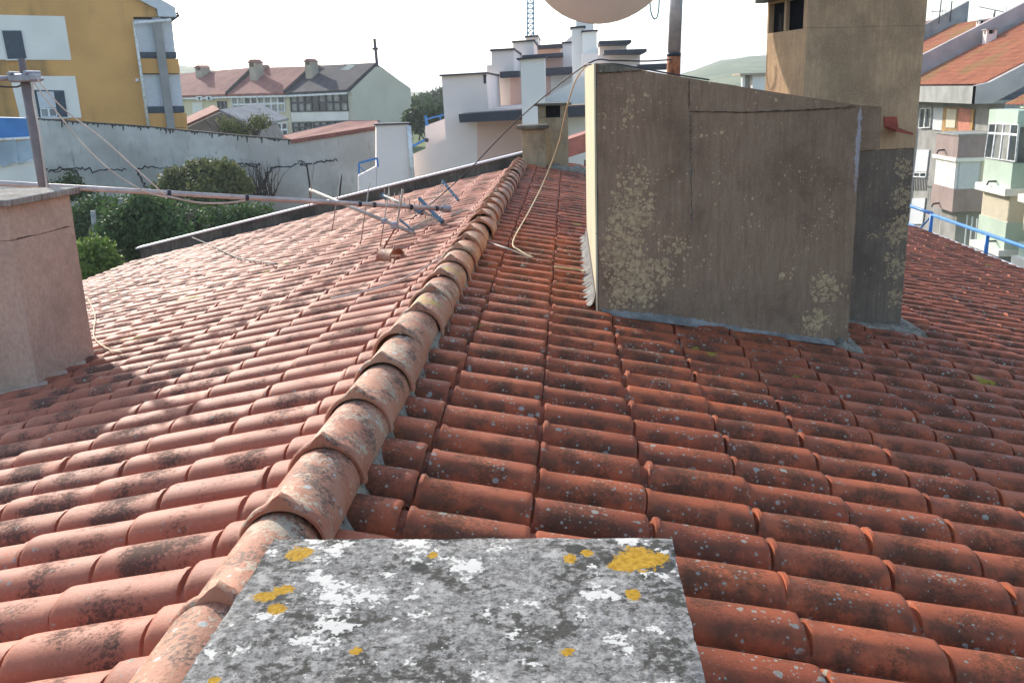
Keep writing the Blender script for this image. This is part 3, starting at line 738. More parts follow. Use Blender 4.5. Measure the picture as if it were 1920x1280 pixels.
# ------------------------------------------------------------------ ochre apartment block on the left
yb = empty('ochre_apartment_block', (-22, 46, -4.5), 'ochre yellow apartment block with white window panels behind the grey wall', 'building')
YP = Plane(at(300, 140, 44), (-.44, .898, 0))
pslab('wall', [(-160, -60), (195, -30), (258, -4), (292, 17), (296, 32), (250, 32), (262, 130), (285, 260), (285, 330), (-160, 330)], YP, 0, 12, M_YEL, yb)
pslab('eaves_return', [(240, -10), (284, -10), (328, 15), (330, 33), (296, 32), (294, 18)], YP, -.25, 3, M_SHUT, yb)
M_BLDW = M_WHITE
pslab('white_panel', [(-60, 27), (121, 31), (134, 113), (-50, 112)], YP, -.05, .02, M_BLDW, yb)
pslab('white_panel', [(18, 143), (141, 143), (153, 221), (38, 221)], YP, -.05, .02, M_BLDW, yb)
def shutter(pix, nm='shutter', d=-.12, mat=None): return pslab(nm, pix, YP, d, -.04, mat or M_NAVY, yb)
shutter([(4, 58), (40, 58), (50, 110), (15, 111)])
w1 = shutter([(64, 169), (120, 170), (127, 219), (73, 221)], 'window_frame')
q = [(69, 172), (101, 172), (106, 202), (75, 203)]; pslab('roller_blind', q, YP, -.15, -.121, M_SHUT, yb)
window([(75, 203), (106, 203), (108, 219), (77, 220)], Plane(YP.o-YP.n*.13, YP.n), 2, 1, M_WFRAME, M_GL2, yb, t=.08, proud=.02)
shutter([(101, 171), (118, 171), (125, 218), (108, 218)], 'shutter', -.16)
for a_, b_ in (((66, 221), (130, 220)), ((12, 112), (53, 111))): pslab('sill', [a_, b_, (b_[0], b_[1]+2.2), (a_[0], a_[1]+2.2)], YP, -.28, .0, M_WHITE, yb)
# glazed balcony bay on its right corner
for (a, b, c, d, mat, nm, dd) in [
    ((250, 37), (322, 37), (329, 100), (259, 98), M_SHUT, 'balcony_shutter', .6), ((259, 98), (331, 98), (331, 109), (261, 109), M_NAVY, 'balcony_rail', .5),
    ((261, 110), (334, 111), (337, 138), (265, 138), M_YEL, 'balcony_front', .35), ((266, 140), (337, 139), (343, 199), (275, 200), M_SHUT, 'balcony_shutter', .6),
    ((275, 200), (345, 199), (346, 211), (277, 213), M_NAVY, 'balcony_rail', .5), ((277, 213), (349, 212), (351, 239), (280, 238), M_YEL, 'balcony_front', .35), ((280, 239), (352, 240), (360, 320), (290, 320), M_YEL, 'balcony_wall', .4)]:
    pslab(nm, [a, b, c, d], YP, dd-.55, 9, mat, yb)
pslab('corner_pier', [(284, 34), (301, 34), (328, 242), (313, 242)], YP, -.35, 0, M_GREYC, yb)
MB().tube([YP.at(320, 39)-YP.n*.4, YP.at(250, 44)-YP.n*.3, YP.at(256, 80)-YP.n*.3, YP.at(278, 237)-YP.n*.3], .07, 6).build('drainpipe', M_WFRAME, yb, smooth=True)
MB().tube([YP.at(331, 24)-YP.n*.1, YP.at(334, 30)-YP.n*.1, YP.at(322, 38)-YP.n*.1], .08, 6).build('gutter_end', M_NAVY, yb, smooth=True)
MB().prism([YP.at(254, 148), YP.at(260, 148), YP.at(260, 153), YP.at(254, 153)], -YP.n*.2).build('wall_lamp', M_WFRAME, yb)

# ------------------------------------------------------------------ row of houses with a gable end
P0 = at(655, 172, 80.); ang = R(32)
U_ = Vector((-math.cos(ang), math.sin(ang), 0)); V_ = Vector((math.sin(ang), math.cos(ang), 0))
PF = Plane(P0, V_); PG = Plane(P0, -U_)                     # facade plane, gable plane (normals point into the block)
PG = Plane(P0, U_)
rd = (PG.at(705, 124)-P0).dot(V_); bd = (PG.at(766, 166)-P0).dot(V_)
PR = Plane(P0+V_*rd, V_)
print('row house depths', rd, bd)
zl = -7
def house(name, label, x0, x1, wallmat, roofmat, eave_y, ridge_pts, group='row houses'):
    h = empty(name, PF.at((x0+x1)/2, 230), label, 'house', group)
    a0, a1 = PF.at(x0, eave_y[0]), PF.at(x1, eave_y[1])
    b0, b1 = a0.copy(), a1.copy(); b0.z = b1.z = zl
    MB().prism([b0, b1, a1, a0], V_*bd).build('wall', wallmat, h)
    r0, r1 = PR.at(*ridge_pts[0]), PR.at(*ridge_pts[1])
    ov = -V_*.35
    e0, e1 = a0+ov+Vector((0, 0, -.05)), a1+ov+Vector((0, 0, -.05))
    k0 = a0+V_*bd; k1 = a1+V_*bd
    mb = MB(); mb.prism([e0, e1, r1, r0], (0, 0, .22)); mb.build('roof', roofmat, h)
    MB().prism([r0, r1, k1, k0], (0, 0, .22)).build('roof', roofmat, h)
    MB().prism([e0, e1, e1+Vector((0, 0, -.16)), e0+Vector((0, 0, -.16))], V_*.12).build('gutter', M_WFRAME, h)
    return h, r0, r1, e0, e1
h1, *_ = house('terrace_house', 'cream terraced house end with two air conditioners, left of the glazed houses', 300, 432, M_CREAMW, M_FROOF, (184, 180), ((320, 144), (478, 131)))
h2, r20, r21, e20, e21 = house('terrace_house', 'cream terraced house with white framed glazed balconies and red roof', 432.5, 541, M_CREAMW, M_FROOF, (180, 177.5), ((482, 132), (590, 129)))
h3, r30, r31, e30, e31 = house('terrace_house', 'terraced house with dark roof, navy glazed balcony and blank beige gable end', 541.5, 655, M_BEIGE, M_BLACKROOF, (177.5, 172), ((596, 128), (704, 123)))
# gable wall of the end house
gp = [PG.at(655, 172), PG.at(705, 124), PG.at(766, 166), PG.at(766, 166), PG.at(655, 172)]
gp[3] = gp[2].copy(); gp[3].z = zl; gp[4] = gp[0].copy(); gp[4].z = zl
MB().prism(gp, -U_*.25).build('gable_wall', M_BEIGE, h3)
# party walls rising over the roofs
for e_, r_, h_ in ((e20, r20, h2), (e30, r30, h3)):
    MB().prism([e_+Vector((0, 0, .1)), r_+Vector((0, 0, .1)), r_+Vector((0, 0, .6)), e_+Vector((0, 0, .42))], U_*.3).build('party_wall', plain('party_wall_dark', (.05, .045, .045), 1., 0., bump=0), h_)
for pix, cols, fm, hh, dv in [([(434, 181), (535, 177), (536, 211), (438, 212)], 8, M_WFRAME, h2, [0, .34, 1]), ([(497, 232), (540, 230), (541, 256), (501, 257)], 4, M_WFRAME, h2, [0, .36, 1]),
                              ([(545, 176.5), (652, 174), (654, 208.5), (547, 210)], 8, M_DFRAME, h3, [0, .42, 1]), ([(549, 230), (585, 229), (586, 247), (551, 250)], 3, M_DFRAME, h3, [0, .4, 1]), ([(588, 229), (655, 226), (655, 240), (589, 245)], 5, M_DFRAME, h3, [0, .45, 1])]:
    window(pix, PF, cols, 2, fm, [M_GL2, M_GL1, M_GL3, M_GL2, M_GL1], hh, t=.16, proud=.12)
pslab('white_band', [(547, 211.5), (654, 209.5), (655, 225.5), (549, 228.5)], PF, -.10, .02, M_WHITE, h3)
window([(408, 190), (425, 190), (426, 205), (410, 205)], PF, 2, 1, M_DFRAME, M_GL1, h1, t=.12, proud=.1)
pslab('blank_panel', [(361, 193), (380, 192), (381, 212), (362, 213)], PF, -.06, .02, M_WHITE, h1)
for x in (375, 393):
    a = pslab('air_conditioner', [(x, 180.5), (x+10, 180.2), (x+11, 188), (x+1, 188.3)], PF, -.45, 0, M_WFRAME, h1)
    c = PF.at(x+6, 184.4)-V_*.47; n_ = 12
    MB().prism([c + (U_*math.cos(6.283*k/n_) + Vector((0, 0, math.sin(6.283*k/n_))))*.15 for k in range(n_)], V_*.03).build('fan_grille', M_DFRAME, a)
pslab('roof_window', [(651, 131), (668, 131.5), (681, 122.5), (667, 122)], Plane(P0+V_*(rd*.62), V_), -.9, -.7, M_WHITE, h3)
M_CHB = plain('chimney_render_far', (.42, .36, .27), .9, sc=1, var=.2)
def far_chimney(x, ytop, ybot, wpx, hh, V0):
    pl = Plane(P0+V_*V0, V_); c0, c1 = pl.at(x-wpx/2, ybot), pl.at(x+wpx/2, ybot); tz = pl.at(x, ytop).z; hd = tz-c0.z
    d = V_*(c1-c0).length
    st_ = MB().prism([c0+Vector((0, 0, -2)), c1+Vector((0, 0, -2)), Vector((c1.x, c1.y, tz-hd*.38)), Vector((c0.x, c0.y, tz-hd*.38))], d).build('chimney', M_CHB, hh)
    u = (c1-c0); n_ = u.normalized()
    for f in (0, .8):
        a = Vector((c0.x, c0.y, tz-hd*.38))+u*f; MB().prism([a, a+u*.2, a+u*.2+Vector((0, 0, hd*.2)), a+Vector((0, 0, hd*.2))], d).build('pot_leg', M_CHB, st_)
    a = Vector((c0.x, c0.y, tz-hd*.18))-u*.15-V_*.1; b = a+u*1.3
    MB().prism([a, b, (a+b)/2+Vector((0, 0, hd*.18)),], d*1.2).build('hood', M_FROOF, st_)
far_chimney(374, 122, 150, 12, h1, rd*.7); far_chimney(475, 111, 150, 12, h2, rd*.45); far_chimney(492, 121, 140, 9, h2, rd*.9)
far_chimney(579, 110, 142, 12, h3, rd*.45); far_chimney(590, 121, 138, 9, h3, rd*.9)
mst = empty('roof_aerial_mast', PR.at(707, 122), 'thin dark mast on the ridge of the beige gable house', 'aerial mast')
MB().tube([PR.at(707.5, 126), PR.at(702, 73)], .14, 6).build('pole', M_DFRAME, mst); MB().tube([PR.at(699, 92), PR.at(708, 92)], .1, 5).build('bracket', M_DFRAME, mst)
# small gabled outhouse in front of the row
oh = empty('gabled_outhouse', at(410, 240, 52), 'small low outhouse with red tiled gable roof between the ochre block and row', 'outhouse')
po = PY(52)
pslab('wall', [(350, 240), (375, 228), (411, 212), (470, 238), (500, 300), (350, 300)], po, 0, 5, plain('brown_grey_render', (.30, .25, .21), .9, sc=1), oh)
def two(p, q, y2, **k): pass
a, b = po.at(346, 240), po.at(412, 210); off = Vector((-3.0, 7, .2))
MB().prism([a, b, b+off, a+off], (0, 0, .15)).build('roof', M_FROOF, oh)
a2, b2 = po.at(474, 241), po.at(412, 210); MB().prism([b2+Vector((0, 0, -.01)), a2, a2+Vector((0, 7, .2)), b2+Vector((0, 7, .2))], (0, 0, .14)).build('roof', M_GREYC, oh)

# ------------------------------------------------------------------ long grey garden wall, shed roof on it
def wall_mat():
    t = NT('stained_grey_render', .95, .1); P = t.geo
    base = t.mix(t.step(t.noise(.9, 6, None, .65), .35, .65), (.47, .445, .40), (.62, .59, .535))
    base = t.mix(t.step(t.noise(.35, 4), .5, .68, 0, .6), base, (.42, .38, .33))
    st = t.noise(3.5, 5, t.scale(P, (1.6, 1, .22)), .7)
    base = t.mix(t.step(st, .56, .74, 0, .75), base, (.17, .17, .165))
    return t.col(base)
M_GWALL = wall_mat()
GW = PY(32)
gwt = empty('garden_wall', at(400, 330, 32), 'long stained grey rendered wall behind the garden', 'wall')
pslab('wall', [(60, 223), (280, 238.5), (432, 253), (545, 263), (640, 250), (712, 236), (712, 420), (60, 520)], GW, 0, .3, M_GWALL, gwt)
cop = [(60, 223), (280, 238.5), (432, 253), (545, 263)]
M_COP = plain('dark_mossy_coping', (.075, .072, .065), .95, sc=3, var=.4)
mb = MB(); rr_ = random.Random(3)
for (xa, ya), (xb, yb_) in zip(cop[:-1], cop[1:]):
    n_ = max(2, int((xb-xa)/2.5))
    for k in range(n_):
        f0, f1 = k/n_, (k+1)/n_; x0, x1 = xa+(xb-xa)*f0, xa+(xb-xa)*f1; y0, y1 = ya+(yb_-ya)*f0, ya+(yb_-ya)*f1; hh_ = max(.5, rr_.gauss(1.5, 1.6)) + (rr_.uniform(3, 10) if rr_.random() < .12 else 0)
        mb.prism([GW.at(x0, y0-1.5)-GW.n*.03, GW.at(x1, y1-1.5)-GW.n*.03, GW.at(x1, y1+hh_)-GW.n*.004, GW.at((x0+x1)/2, y1+hh_*rr_.uniform(.4, 1.6))-GW.n*.004, GW.at(x0, y0+hh_)-GW.n*.004], GW.n*.2)
o = mb.build('moss_growth', M_COP, gwt); o['kind'] = 'stuff'
sh = empty('lean_to_shed', at(620, 245, 32.5), 'long low red tiled lean-to roof rising along the top of the grey wall', 'shed')
r0, r1, r2, r3 = at(548, 263, 32.1), at(712, 233, 32.1), at(700, 226, 35.5), at(655, 227, 35.5)
MB().prism([at(545, 262, 31.95), at(714, 235, 31.95), at(706, 226, 36), at(655, 227, 36), at(530, 254, 36)], (0, 0, -.14)).build('roof', M_FROOF, sh)
MB().prism([at(530, 253, 36.02), at(655, 225.5, 36.02), at(712, 225, 36.02), at(712, 300, 36.02), at(530, 300, 36.02)], (0, .2, 0)).build('wall', M_GREYC, sh)
# ------------------------------------------------------------------ pink end wall with white downpipe
pk = empty('pink_stair_wall', at(740, 300, 23), 'pale pink blank wall end with white downpipe and sloping low wall', 'wall')
PP = Plane(at(740, 300, 23), (-.26, .966, 0))
pslab('wall', [(706, 234), (767, 232), (772, 340), (772, 420), (706, 420)], PP, 0, .5, M_PINKW, pk)
pslab('low_wall', [(672, 330), (705.5, 312), (705.5, 430), (672, 430)], PP, 0.01, .25, M_PINKW, pk)
pslab('coping', [(702, 232.5), (769, 230), (769, 233), (702, 235.5)], PP, -.05, .55, M_FASC, pk)
MB().tube([PP.at(766, 236)-PP.n*.08, PP.at(774, 345)-PP.n*.08], .055, 8).build('downpipe', M_WFRAME, pk, smooth=True)
M_BLUE = plain('blue_metal', (.035, .20, .52), .45, .5, var=.15, bump=0)
br = empty('stair_handrail', at(690, 320, 22.9), 'short blue handrail on the low pink wall beside the garden wall', 'handrail')
for a, b in (((673, 326), (673, 306)), ((709, 313), (707, 297)), ((673, 306), (708, 296.5)), ((675, 313), (686, 323))):
    MB().tube([at(*a, 22.9), at(*b, 22.9)], .025 if a[0] != 675 else .012, 6).build('rail_bar', M_BLUE, br)

# ------------------------------------------------------------------ stepped pink terrace uphill beyond the roof end
def unit(name, label, Y, x, y):
    return empty(name, at(x, y, Y), label, 'house', 'stepped pink houses'), PY(Y)
# nearest unit
ua, pa = unit('stepped_house', 'nearest pink and white stepped house, with long charcoal ledge and white chimney', 24, 930, 330)
pslab('wall', [(774, 289), (836, 262), (828, 142), (911, 137), (916, 205), (1100, 190), (1200, 184), (1200, 420), (774, 420)], pa, 0, 4.5, M_PINKW, ua)
pslab('roof_edge', [(825, 140.5), (914, 135.5), (914, 138.5), (825, 143.5)], pa, -.12, 4.6, M_FASC, ua)
pslab('vent_opening', [(906, 140), (911.5, 140), (911.5, 157), (907, 157)], pa, -.01, .2, M_FASC, ua)
pslab('ledge', [(870, 212), (981, 204), (981, 222), (872, 227)], pa, -1.25, -.01, M_FASC, ua)
pslab('ledge', [(1022, 201), (1120, 195), (1120, 214), (1022, 219)], pa, -1.25, -.01, M_FASC, ua)
pslab('shaded_pink_wall', [(895, 226), (1120, 214), (1120, 420), (895, 420)], pa, -.015, .05, M_PINKSHADE, ua)  # sheet on the wall face, ledge shade painted into its pink
pslab('blue_recess_wall', [(1062, 221), (1120, 218), (1120, 420), (1062, 420)], pa, -.03, .05, M_WHITE, ua)
pch = PY(22.6)
ch = pslab('chimney', [(976, 110), (1021, 108), (1024, 330), (982, 330)], pch, 0, .9, M_WHITE, ua)
pslab('chimney_cap', [(969, 109.5), (1024, 105.5), (1024, 108.5), (969, 112.5)], pch, -.1, 1.0, M_FASC, ch)
pslab('sloping_parapet', [(1024, 182), (1078, 152), (1130, 124), (1190, 124), (1190, 190), (1024, 198)], PY(23.4), 0, .5, M_WHITE, ua)
pslab('low_roof', [(1064, 262), (1105, 248), (1115, 280), (1064, 296)], PY(19), 0, 1.2, plain('corrugated_red', (.40, .14, .10), .7, sc=3), ua)
# second unit
ub, pb = unit('stepped_house', 'second stepped house, white block and short charcoal ledges behind the nearest chimney', 29, 950, 300)
pslab('wall', [(913, 123), (922, 122), (921, 95), (963, 93), (964, 140), (1080, 128), (1195, 122), (1195, 380), (913, 380)], pb, 0, 4.5, M_PINKW, ub)
pslab('roof_edge', [(919, 93), (965, 90.5), (965, 94), (919, 96.5)], pb, -.1, 4.5, M_FASC, ub)
pslab('ledge', [(942, 136), (976, 134), (976, 145), (942, 147)], pb, -1.1, -.01, M_FASC, ub)
pslab('ledge', [(1021, 130), (1074, 126.5), (1074, 140), (1021, 143)], pb, -1.1, -.01, M_FASC, ub)
pslab('shaded_pink_wall', [(957, 146), (1076, 138), (1076, 300), (957, 300)], pb, -.02, .04, M_PINKSHADE, ub)
pslab('white_recess_wall', [(1033, 142), (1080, 139), (1080, 300), (1033, 300)], pb, -.04, .04, M_WHITE, ub)
pch2 = PY(27.6)
ch = pslab('chimney', [(1072, 53), (1095, 52), (1096, 250), (1075, 250)], pch2, 0, .5, M_WHITE, ub); pslab('chimney_cap', [(1069, 51), (1098, 48.5), (1098, 52), (1069, 54.5)], pch2, -.08, .6, M_FASC, ch)
ch = pslab('chimney', [(1092, 60), (1119, 58), (1120, 250), (1094, 250)], PY(27.2), 0, .5, M_WHITE, ub); pslab('chimney_cap', [(1090, 58), (1121, 56), (1121, 59), (1090, 61)], PY(27.2), -.08, .6, M_FASC, ch)
pslab('step_wall', [(1091, 101), (1121, 99), (1121, 220), (1092, 220)], PY(26.9), 0, .5, M_PINKW, ub)
# third unit
uc, pc_ = unit('stepped_house', 'third stepped house, taller white block under the lattice mast', 34, 980, 280)
pslab('wall', [(962, 79), (1000, 76), (1001, 108), (1055, 104), (1055, 82), (1072, 80), (1073, 110), (1190, 104), (1190, 350), (962, 350)], pc_, 0, 4.5, M_PINKW, uc)
pslab('roof_edge', [(960, 77.5), (1003, 74.5), (1003, 77.5), (960, 80.5)], pc_, -.1, 4.5, M_FASC, uc)
pslab('roof_edge', [(1053, 79.5), (1074, 78), (1074, 81), (1053, 82.5)], pc_, -.1, 1.5, M_FASC, uc)
pslab('ledge', [(981, 106), (1056, 101), (1056, 108), (1000, 112), (981, 110)], pc_, -1.1, -.01, M_FASC, uc)
pslab('shaded_pink_wall', [(1012, 111), (1056, 108), (1056, 250), (1012, 250)], pc_, -.02, .04, M_PINKSHADE, uc)
# last unit
ud, pd = unit('stepped_house', 'farthest stepped house, small block and ledges against the sky', 40, 1010, 260)
pslab('wall', [(986, 69), (1008, 67), (1009, 90), (1050, 87), (1080, 60), (1113, 58), (1114, 90), (1175, 86), (1175, 100), (1200, 103), (1200, 320), (986, 320)], pd, 0, 4, M_PINKW, ud)
pslab('roof_edge', [(984, 68), (1009, 66), (1009, 69), (984, 71)], pd, -.1, 4, M_FASC, ud)
pslab('ledge', [(1004, 88), (1055, 84.5), (1055, 91), (1004, 94)], pd, -1.2, -.01, M_FASC, ud)
pslab('ledge', [(1122, 80), (1180, 78), (1180, 83), (1176, 86), (1122, 87)], PY(37), -1.2, 1, M_FASC, ud)
pslab('ledge', [(1130, 97), (1207, 94.5), (1207, 100), (1202, 103), (1130, 104)], PY(32), -1.2, 1, M_FASC, ud)
pslab('shaded_pink_wall', [(1009, 93), (1050, 90), (1050, 200), (1009, 200)], pd, -.02, .04, M_PINKSHADE, ud)
pslab('front_wall', [(1121, 104), (1200, 103), (1200, 250), (1121, 250)], PY(32.1), 0, 4, M_PINKW, ud)
pslab('front_wall', [(1124, 87), (1175, 86), (1175, 250), (1124, 250)], PY(37.1), 0, 2, M_PINKW, ud)
pslab('ledge', [(1190, 123), (1260, 120), (1260, 129), (1190, 131)], PY(28.5), -1, 2, M_FASC, ud)
ch = pslab('chimney', [(1080, 34), (1113, 32), (1114, 150), (1082, 150)], PY(36), 0, .8, M_WHITE, ud); pslab('chimney_cap', [(1078, 32), (1115, 29), (1115, 32), (1078, 35)], PY(36), -.08, .9, M_FASC, ch)
# side stair wall and handrails to the left of the terrace
sw = empty('terrace_low_wall', at(815, 260, 27), 'pale sloping stair wall with thin blue handrails left of the stepped houses', 'wall')
pslab('wall', [(797, 236), (834, 223), (838, 300), (799, 300)], PY(27), 0, .3, M_PINKW, sw)
for a, b, w_ in (((800, 236), (798, 217), .03), ((798, 224), (834, 215), .02), ((826, 226), (825, 217), .015), ((803, 235), (798, 222), .02), ((774, 274), (798, 262), .03), ((797, 262), (803, 264), .05)):
    MB().tube([at(*a, 26.8), at(*b, 26.8)], w_*1.2, 6).build('rail_bar', M_BLUE if b[0] != 803 else M_FASC, sw)
# lattice mast on the skyline
lm = empty('lattice_mast', at(994, 70, 150), 'tall blue lattice mast against the sky above the stepped houses', 'mast')
pl = 150.; top = [at(988, -60, pl), at(1000, -60, pl)]; bot = [at(988.5, 90, pl), at(1001, 90, pl)]
M_MAST = plain('mast_blue', (.09, .28, .45), .5, bump=0)
dv = Vector((0, 1.0, 0))
L4 = [(bot[0], top[0]), (bot[1], top[1]), (bot[0]+dv, top[0]+dv), (bot[1]+dv, top[1]+dv)]
for a, b in L4: MB().tube([a, b], .10, 5).build('leg', M_MAST, lm)
nb = 16; mb = MB()
for k in range(nb):
    for i, j in ((0, 1), (2, 3), (0, 2), (1, 3)):
        a, b = L4[i][0].lerp(L4[i][1], k/nb), L4[j][0].lerp(L4[j][1], (k+1)/nb); c, d = L4[j][0].lerp(L4[j][1], k/nb), L4[i][0].lerp(L4[i][1], (k+1)/nb)
        mb.tube([a, b], .05, 4); mb.tube([c, d], .05, 4); mb.tube([b, d], .06, 4)
o = mb.build('bracing', M_MAST, lm); o['kind'] = 'stuff'

# ------------------------------------------------------------------ apartment houses across the street on the right
FXc = 18.2
M_RBR = plain('brown_balcony', (.36, .27, .245), .85, sc=1.2, var=.12, dirt=(.20, .15, .13), dirt_amt=.4)
M_MINT = plain('mint_render', (.52, .62, .50), .9, sc=1.0, var=.08, dirt=(.36, .40, .30), dirt_amt=.4)
M_SALM = plain('salmon_brick', (.58, .23, .16), .85, sc=3, var=.2)
M_GREYB = plain('grey_render_right', (.33, .32, .30), .9, sc=1)
M_SOFF = plain('concrete_fascia', (.36, .355, .33), .9, sc=1.4, var=.2, dirt=(.20, .20, .18), dirt_amt=.6)
M_VIO = plain('violet_grey_parapet', (.46, .41, .39), .9, sc=1, var=.15)
M_CREAMB = plain('cream_blind', (.66, .58, .44), .7, var=.06, sc=2, bump=0)
M_WOOD = plain('oak_door', (.42, .24, .07), .6, sc=3)
def roofcor(name, quad, npan, amp, mat, parent, sub=8, rows=10):
    """tiled slope: rolls run up the slope; quad = eave near, eave far, ridge far, ridge near"""
    a, b, c, d = [Vector(p) for p in quad]; nrm = (b-a).cross(d-a).normalized()
    if nrm.z < 0: nrm = -nrm
    mb = MB(); N = npan*sub
    for j in range(rows+1):
        for st_ in ((0,) if j in (0, rows) else (0, 1)):
            for i in range(N+1):
                u = i/N; v = j/rows; p = (a*(1-u)+b*u)*(1-v)+(d*(1-u)+c*u)*v
                ph_ = (i % sub)/sub; mb.v.append(tuple(p + nrm*(amp*abs(math.sin(math.pi*ph_))**.7 + (amp*.35 if (st_ == 1 and j) or j == 0 else 0))))
    rowsN = len(mb.v)//(N+1)
    for j in range(rowsN-1):
        for i in range(N): k = j*(N+1)+i; mb.f.append((k, k+1, k+N+2, k+N+1))
    o = mb.build(name, mat, parent, smooth=False); o['kind'] = 'stuff'; return o
def rt_mat():
    t = NT('orange_roof_tiles', .8, .25)
    base = t.mix(t.step(t.noise(1.5, 5), .35, .65), (.46, .16, .075), (.34, .11, .055))
    base = t.mix(t.step(t.noise(.6, 5), .48, .65, 0, .7), base, (.30, .19, .06))
    return t.col(base)
M_RT = rt_mat()
rb = empty('brown_balcony_block', (20, 43, -8), 'apartment house with brown balconies under an orange tiled roof across the street', 'building')
E2 = PX(17.3).at(1838, 160); E1 = Vector((17.3, 56, E2.z)); sl_ = .5
up_ = lambda p, dx: Vector((p.x+dx, p.y, p.z+sl_*dx))
MB().box((FXc, 39.4, -11), (FXc+10, 60, .1)).build('wall', M_GREYB, rb)
Yp = 0
def onroof(x, y):
    n_ = Vector((-sl_, 0, 1)).normalized(); return Plane(E2, n_).at(x, y)
Yp = onroof(1742, 134).y; print('party wall y', Yp)
roofcor('roof_tiles', (E2, Vector((17.3, Yp, E2.z)), up_(Vector((17.3, Yp, E2.z)), 7), up_(E2, 7)), int((Yp-E2.y)/.28), .05, M_RT, rb, 6, 20)
MB().prism([E2+Vector((0, 0, -.05)), up_(E2, 7)+Vector((0, 0, -.05)), up_(E2, 7)+Vector((0, 0, -.5)), E2+Vector((0, 0, -.5))], (0, Yp-E2.y, 0)).build('roof_slab', M_DECK, rb)
MB().box((17.0, E2.y-.35, E2.z-.72), (17.28, Yp+8, E2.z-.02)).build('eaves_fascia', M_SOFF, rb)
MB().box((17.28, E2.y-.3, E2.z-.74), (18.3, Yp+8, E2.z-.6)).build('soffit', M_GREYB, rb)
vg = [Vector((17.0, E2.y-.36, E2.z-.72)), Vector((17.0, E2.y-.36, E2.z+.0)), Vector((17.5, E2.y-.36, E2.z+.1)), up_(Vector((17.5, E2.y-.36, E2.z+.1)), 6.5), up_(Vector((17.5, E2.y-.36, E2.z-.62)), 6.5), Vector((17.7, E2.y-.36, E2.z-.72))]
MB().prism(vg, (0, .3, 0)).build('verge_parapet', M_VIO, rb)
# party wall and the next roof behind
b0 = Vector((17.0, Yp, E2.z-.5)); MB().prism([b0, up_(b0, 7.5), up_(b0, 7.5)+Vector((0, 0, 1.25)), b0+Vector((0, 0, 1.35))], (0, .35, 0)).build('party_parapet', M_VIO, rb)
nb_ = empty('orange_roof_house', (20, Yp+6, -2), 'farther orange tiled roof with pink chimneys behind the grey party parapet', 'building')
e3 = Vector((17.3, Yp+.4, E2.z+.25)); e4 = e3+Vector((0, 9.0, 0))
roofcor('roof_tiles', (e3, e4, up_(e4, 6), up_(e3, 6)), 32, .05, M_RT, nb_, 6, 16)
MB().box((17.6, Yp+.5, -11), (26, Yp+9.3, E2.z+.1)).build('wall', M_GREYB, nb_)
b0 = e4+Vector((-.3, 0, -.5)); MB().prism([b0, up_(b0, 7), up_(b0, 7)+Vector((0, 0, 1.3)), b0+Vector((0, 0, 1.2))], (0, .35, 0)).build('party_parapet', M_SOFF, nb_)
def rchim(x, ybase, ytop, wx, Y, parent, mat, name='chimney'):
    p = PY(Y); c = p.at(x-wx/2, ybase); d = p.at(x+wx/2, ybase); tz = p.at(x, ytop).z; W = (d-c).length; h_ = tz-c.z
    s_ = MB().box((c.x, Y, c.z-1), (d.x, Y+W*.9, c.z+h_*.72)).build(name, mat, parent)
    for xa in (c.x, d.x-W*.2):
        for ya in (Y, Y+W*.7): MB().box((xa, ya, c.z+h_*.72), (xa+W*.2, ya+W*.2, c.z+h_*.93)).build('pot_leg', mat, s_)
    MB().box((c.x-W*.12, Y-W*.12, c.z+h_*.93), (d.x+W*.12, Y+W*1.0, tz)).build('cap', M_SOFF, s_)
    MB().box((c.x+W*.3, Y+W*.3, c.z+h_*.72), (d.x-W*.3, Y+W*.6, c.z+h_*.93)).build('flue', M_DARK, s_)
rchim(1840, 70, 37, 14, Yp+.6, nb_, M_PINKW); rchim(1857, 90, 54, 19, Yp-.9, rb, M_PINKW)
# roof end parapet with arch top on the skyline
pslab('arched_parapet', [(1872, 88), (1872, 62), (1886, 50), (1905, 44), (1925, 50), (1960, 60), (1960, 88)], PY(Yp-.2), 0, .4, M_SOFF, rb)
dk = empty('dark_gabled_block', at(1765, 60, 62), 'dark weathered gable beside the tall chimney on the skyline', 'building')
pslab('wall', [(1735, 44), (1752, 39), (1772, 44), (1795, 56), (1760, 75), (1730, 100)], PY(60), 0, 6, plain('dark_weathered', (.10, .085, .075), .95, sc=.8, var=.4), dk)
pslab('roof_edge', [(1752, 37), (1781, 41), (1781, 44), (1752, 40)], PY(59.8), 0, 6, M_FROOF, dk)
pslab('far_roof', [(1800, 56), (1812, 46), (1835, 42), (1860, 46), (1860, 60)], PY(75), 0, 5, M_FROOF, dk)
def aerial(name, label, base, topp, Y, booms):
    a_ = empty(name, at(*base, Y), label, 'aerial', 'aerials on the right skyline'); MB().tube([at(*base, Y), at(*topp, Y)], .035, 6).build('mast', M_DFRAME, a_)
    for (p, q_, els) in booms:
        A, B = at(*p, Y), at(*q_, Y); bm_ = MB().tube([A, B], .022, 5).build('boom', M_FASC, a_)
        for f in els:
            c = A.lerp(B, f); MB().tube([c-Vector((0, 0, .28)), c+Vector((0, 0, .28))], .012, 4).build('element', M_FASC, bm_)
aerial('television_aerial', 'thin aerial with crossbar on the skyline just right of the tall chimney', (1760, 45), (1765, 1), 58, [((1746, 22), (1774, 21), (.1, .75, 1))])
aerial('television_aerial', 'plain thin aerial pole, second from the tall chimney on the skyline', (1781, 42), (1785, 2), 58, [])
aerial('television_aerial', 'aerial with long slanting boom above the orange roof at right', (1862, 50), (1866, 19), 52, [((1835, 13), (1892, 25), (.9, 1)), ((1862, 35), (1874, 35), (0, 1))])
aerial('television_aerial', 'small pale aerial near the right border of the skyline', (1905, 40), (1905, 27), 56, [((1901, 28), (1909, 28), (0, 1))])
